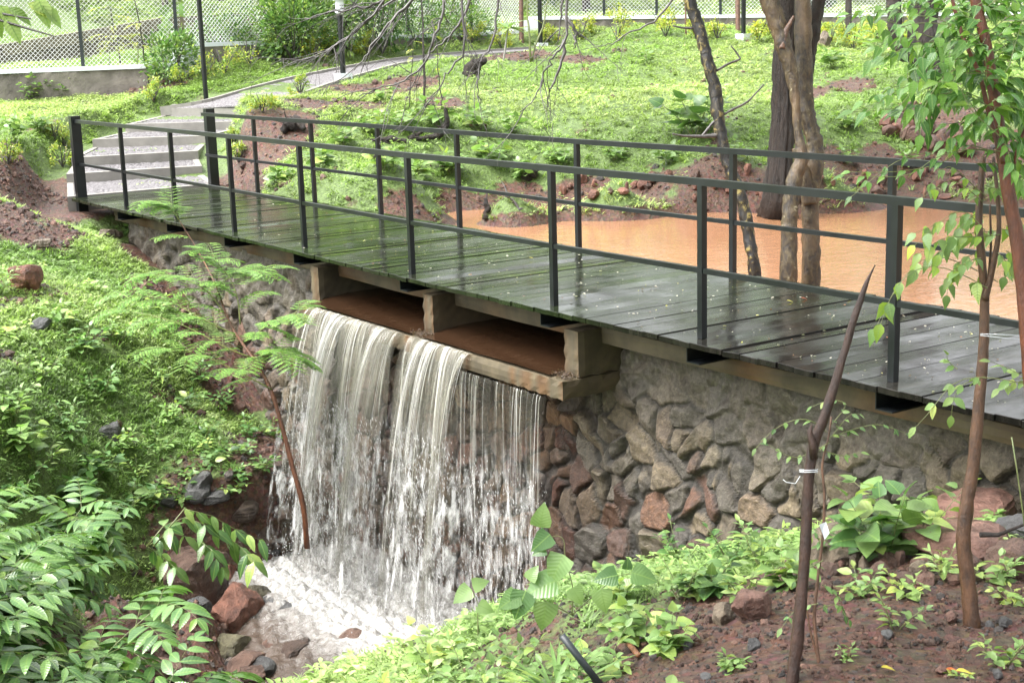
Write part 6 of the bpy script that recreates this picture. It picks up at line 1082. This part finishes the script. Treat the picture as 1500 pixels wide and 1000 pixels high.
# ================================================================ litter on the deck
r = np.random.default_rng(60); n = 900; x = r.uniform(-16, -2.5, n); y = r.uniform(5.85, 7.7, n); k = r.random(n) < sstep(-17, -7, x)+.15; x, y = x[k], y[k]; n = len(x); c = np.array([(.4, .38, .33), (.5, .48, .42), (.1, .07, .05), (.55, .5, .2), (.25, .12, .06)])[r.choice(5, n, p=[.35, .25, .25, .06, .09])]
m = MB(); a = r.uniform(0, 6.28, n); m.scatter(leafT(.5, .3, .15), np.stack([x, y, np.full(n, .006)+sag(0)*0], 1), frames(np.stack([np.cos(a), np.sin(a), r.normal(.1, .1, n)], 1), UP+r.normal(0, .3, (n, 3))), r.uniform(.006, .028, n), c); o = m.build('leaf_litter', M['grass']); tag(o, 'fallen petals and leaf scraps scattered over the wet deck', None, None, 'stuff')
for px, py, s, c, l in [(1152, 440, .05, (.5, .45, .1), 'yellow fallen leaf on the deck between the railings'), (1173, 436, .05, (.3, .06, .03), 'dark red fallen leaf on the deck beside the yellow one'), (775, 377, .04, (.55, .45, .1), 'small yellow fallen leaf at the middle of the deck'), (1240, 437, .035, (.55, .45, .1), 'tiny yellow fallen leaf on the deck right of the stake tip')]:
    q = atz(px, py, .012); m = MB(); m.scatter(T_OV, q[None], frames(np.array([rv]), UP[None]), np.array([s]), np.array([c])); tag(m.build('fallen_leaf', M['leaf']), l, 'leaf')
for px, py, s, c, l in [(1290, 985, .05, (.5, .42, .06), 'yellow fallen leaf at the bottom of the soil'), (1400, 990, .06, (.55, .5, .08), 'large yellow fallen leaf at the bottom right'), (1385, 988, .05, (.45, .12, .03), 'orange fallen leaf beside the large yellow one')]:
    q = G(px, py)+[0, 0, .02]; m = MB(); m.scatter(T_OV, q[None], frames(np.array([rv]), (UP+.3*rv)[None]), np.array([s]), np.array([c])); tag(m.build('fallen_leaf', M['leaf']), l, 'leaf')
m = MB(); r = np.random.default_rng(4)
for c0 in [(-7.9, 5.83), (-9.85, 5.82)]:
    n = 500; p = np.stack([c0[0]+r.normal(0, .055, n), c0[1]+r.normal(0, .035, n), -.472+np.abs(r.normal(0, .012, n))], 1); a = r.normal(0, 1, (n, 3)); m.scatter(T_SN, p, frames(a, UP+r.normal(0, .5, (n, 3))), r.uniform(.008, .03, n), np.array([.09, .06, .045])*r.uniform(.5, 2, (n, 1)))
tag(m.build('debris', M['grass']), 'wet leaf debris caught at the feet of the culvert partitions', None, None, 'stuff')
# ---------------------------------------------------------------- light
sc = bpy.context.scene
w = bpy.data.worlds.new('World'); sc.world = w; w.use_nodes = True; nt = w.node_tree; nt.nodes.clear()
SE, SR = math.radians(58), math.radians(200)
sky = nt.nodes.new('ShaderNodeTexSky'); sky.sky_type = 'NISHITA'; sky.sun_disc = False; sky.sun_elevation = SE; sky.sun_rotation = SR; sky.air_density = 1; sky.dust_density = 6; sky.ozone_density = 1
hs = nt.nodes.new('ShaderNodeHueSaturation'); hs.inputs['Saturation'].default_value = .12; hs.inputs['Value'].default_value = 1.0
bg = nt.nodes.new('ShaderNodeBackground'); bg.inputs[1].default_value = .15; wo = nt.nodes.new('ShaderNodeOutputWorld')
nt.links.new(sky.outputs[0], hs.inputs['Color']); nt.links.new(hs.outputs[0], bg.inputs[0]); nt.links.new(bg.outputs[0], wo.inputs[0])
sun = bpy.data.lights.new('sun', 'SUN'); sun.energy = 1.0; sun.angle = math.radians(25); sun.color = (1, .97, .92)
so = bpy.data.objects.new('sun', sun); C.objects.link(so)
dvec = Vector((math.sin(SR)*math.cos(SE), math.cos(SR)*math.cos(SE), math.sin(SE)))
so.rotation_euler = dvec.to_track_quat('Z', 'Y').to_euler()
vs = sc.view_settings; vs.view_transform = 'Standard'; vs.look = 'None'; vs.gamma = 1; vs.use_curve_mapping = False; vs.exposure = 2.2
sc.cycles.transparent_max_bounces = 24; sc.cycles.max_bounces = 8; sc.cycles.sample_clamp_indirect = 6
try: sc.cycles.use_denoising = True
except Exception: pass
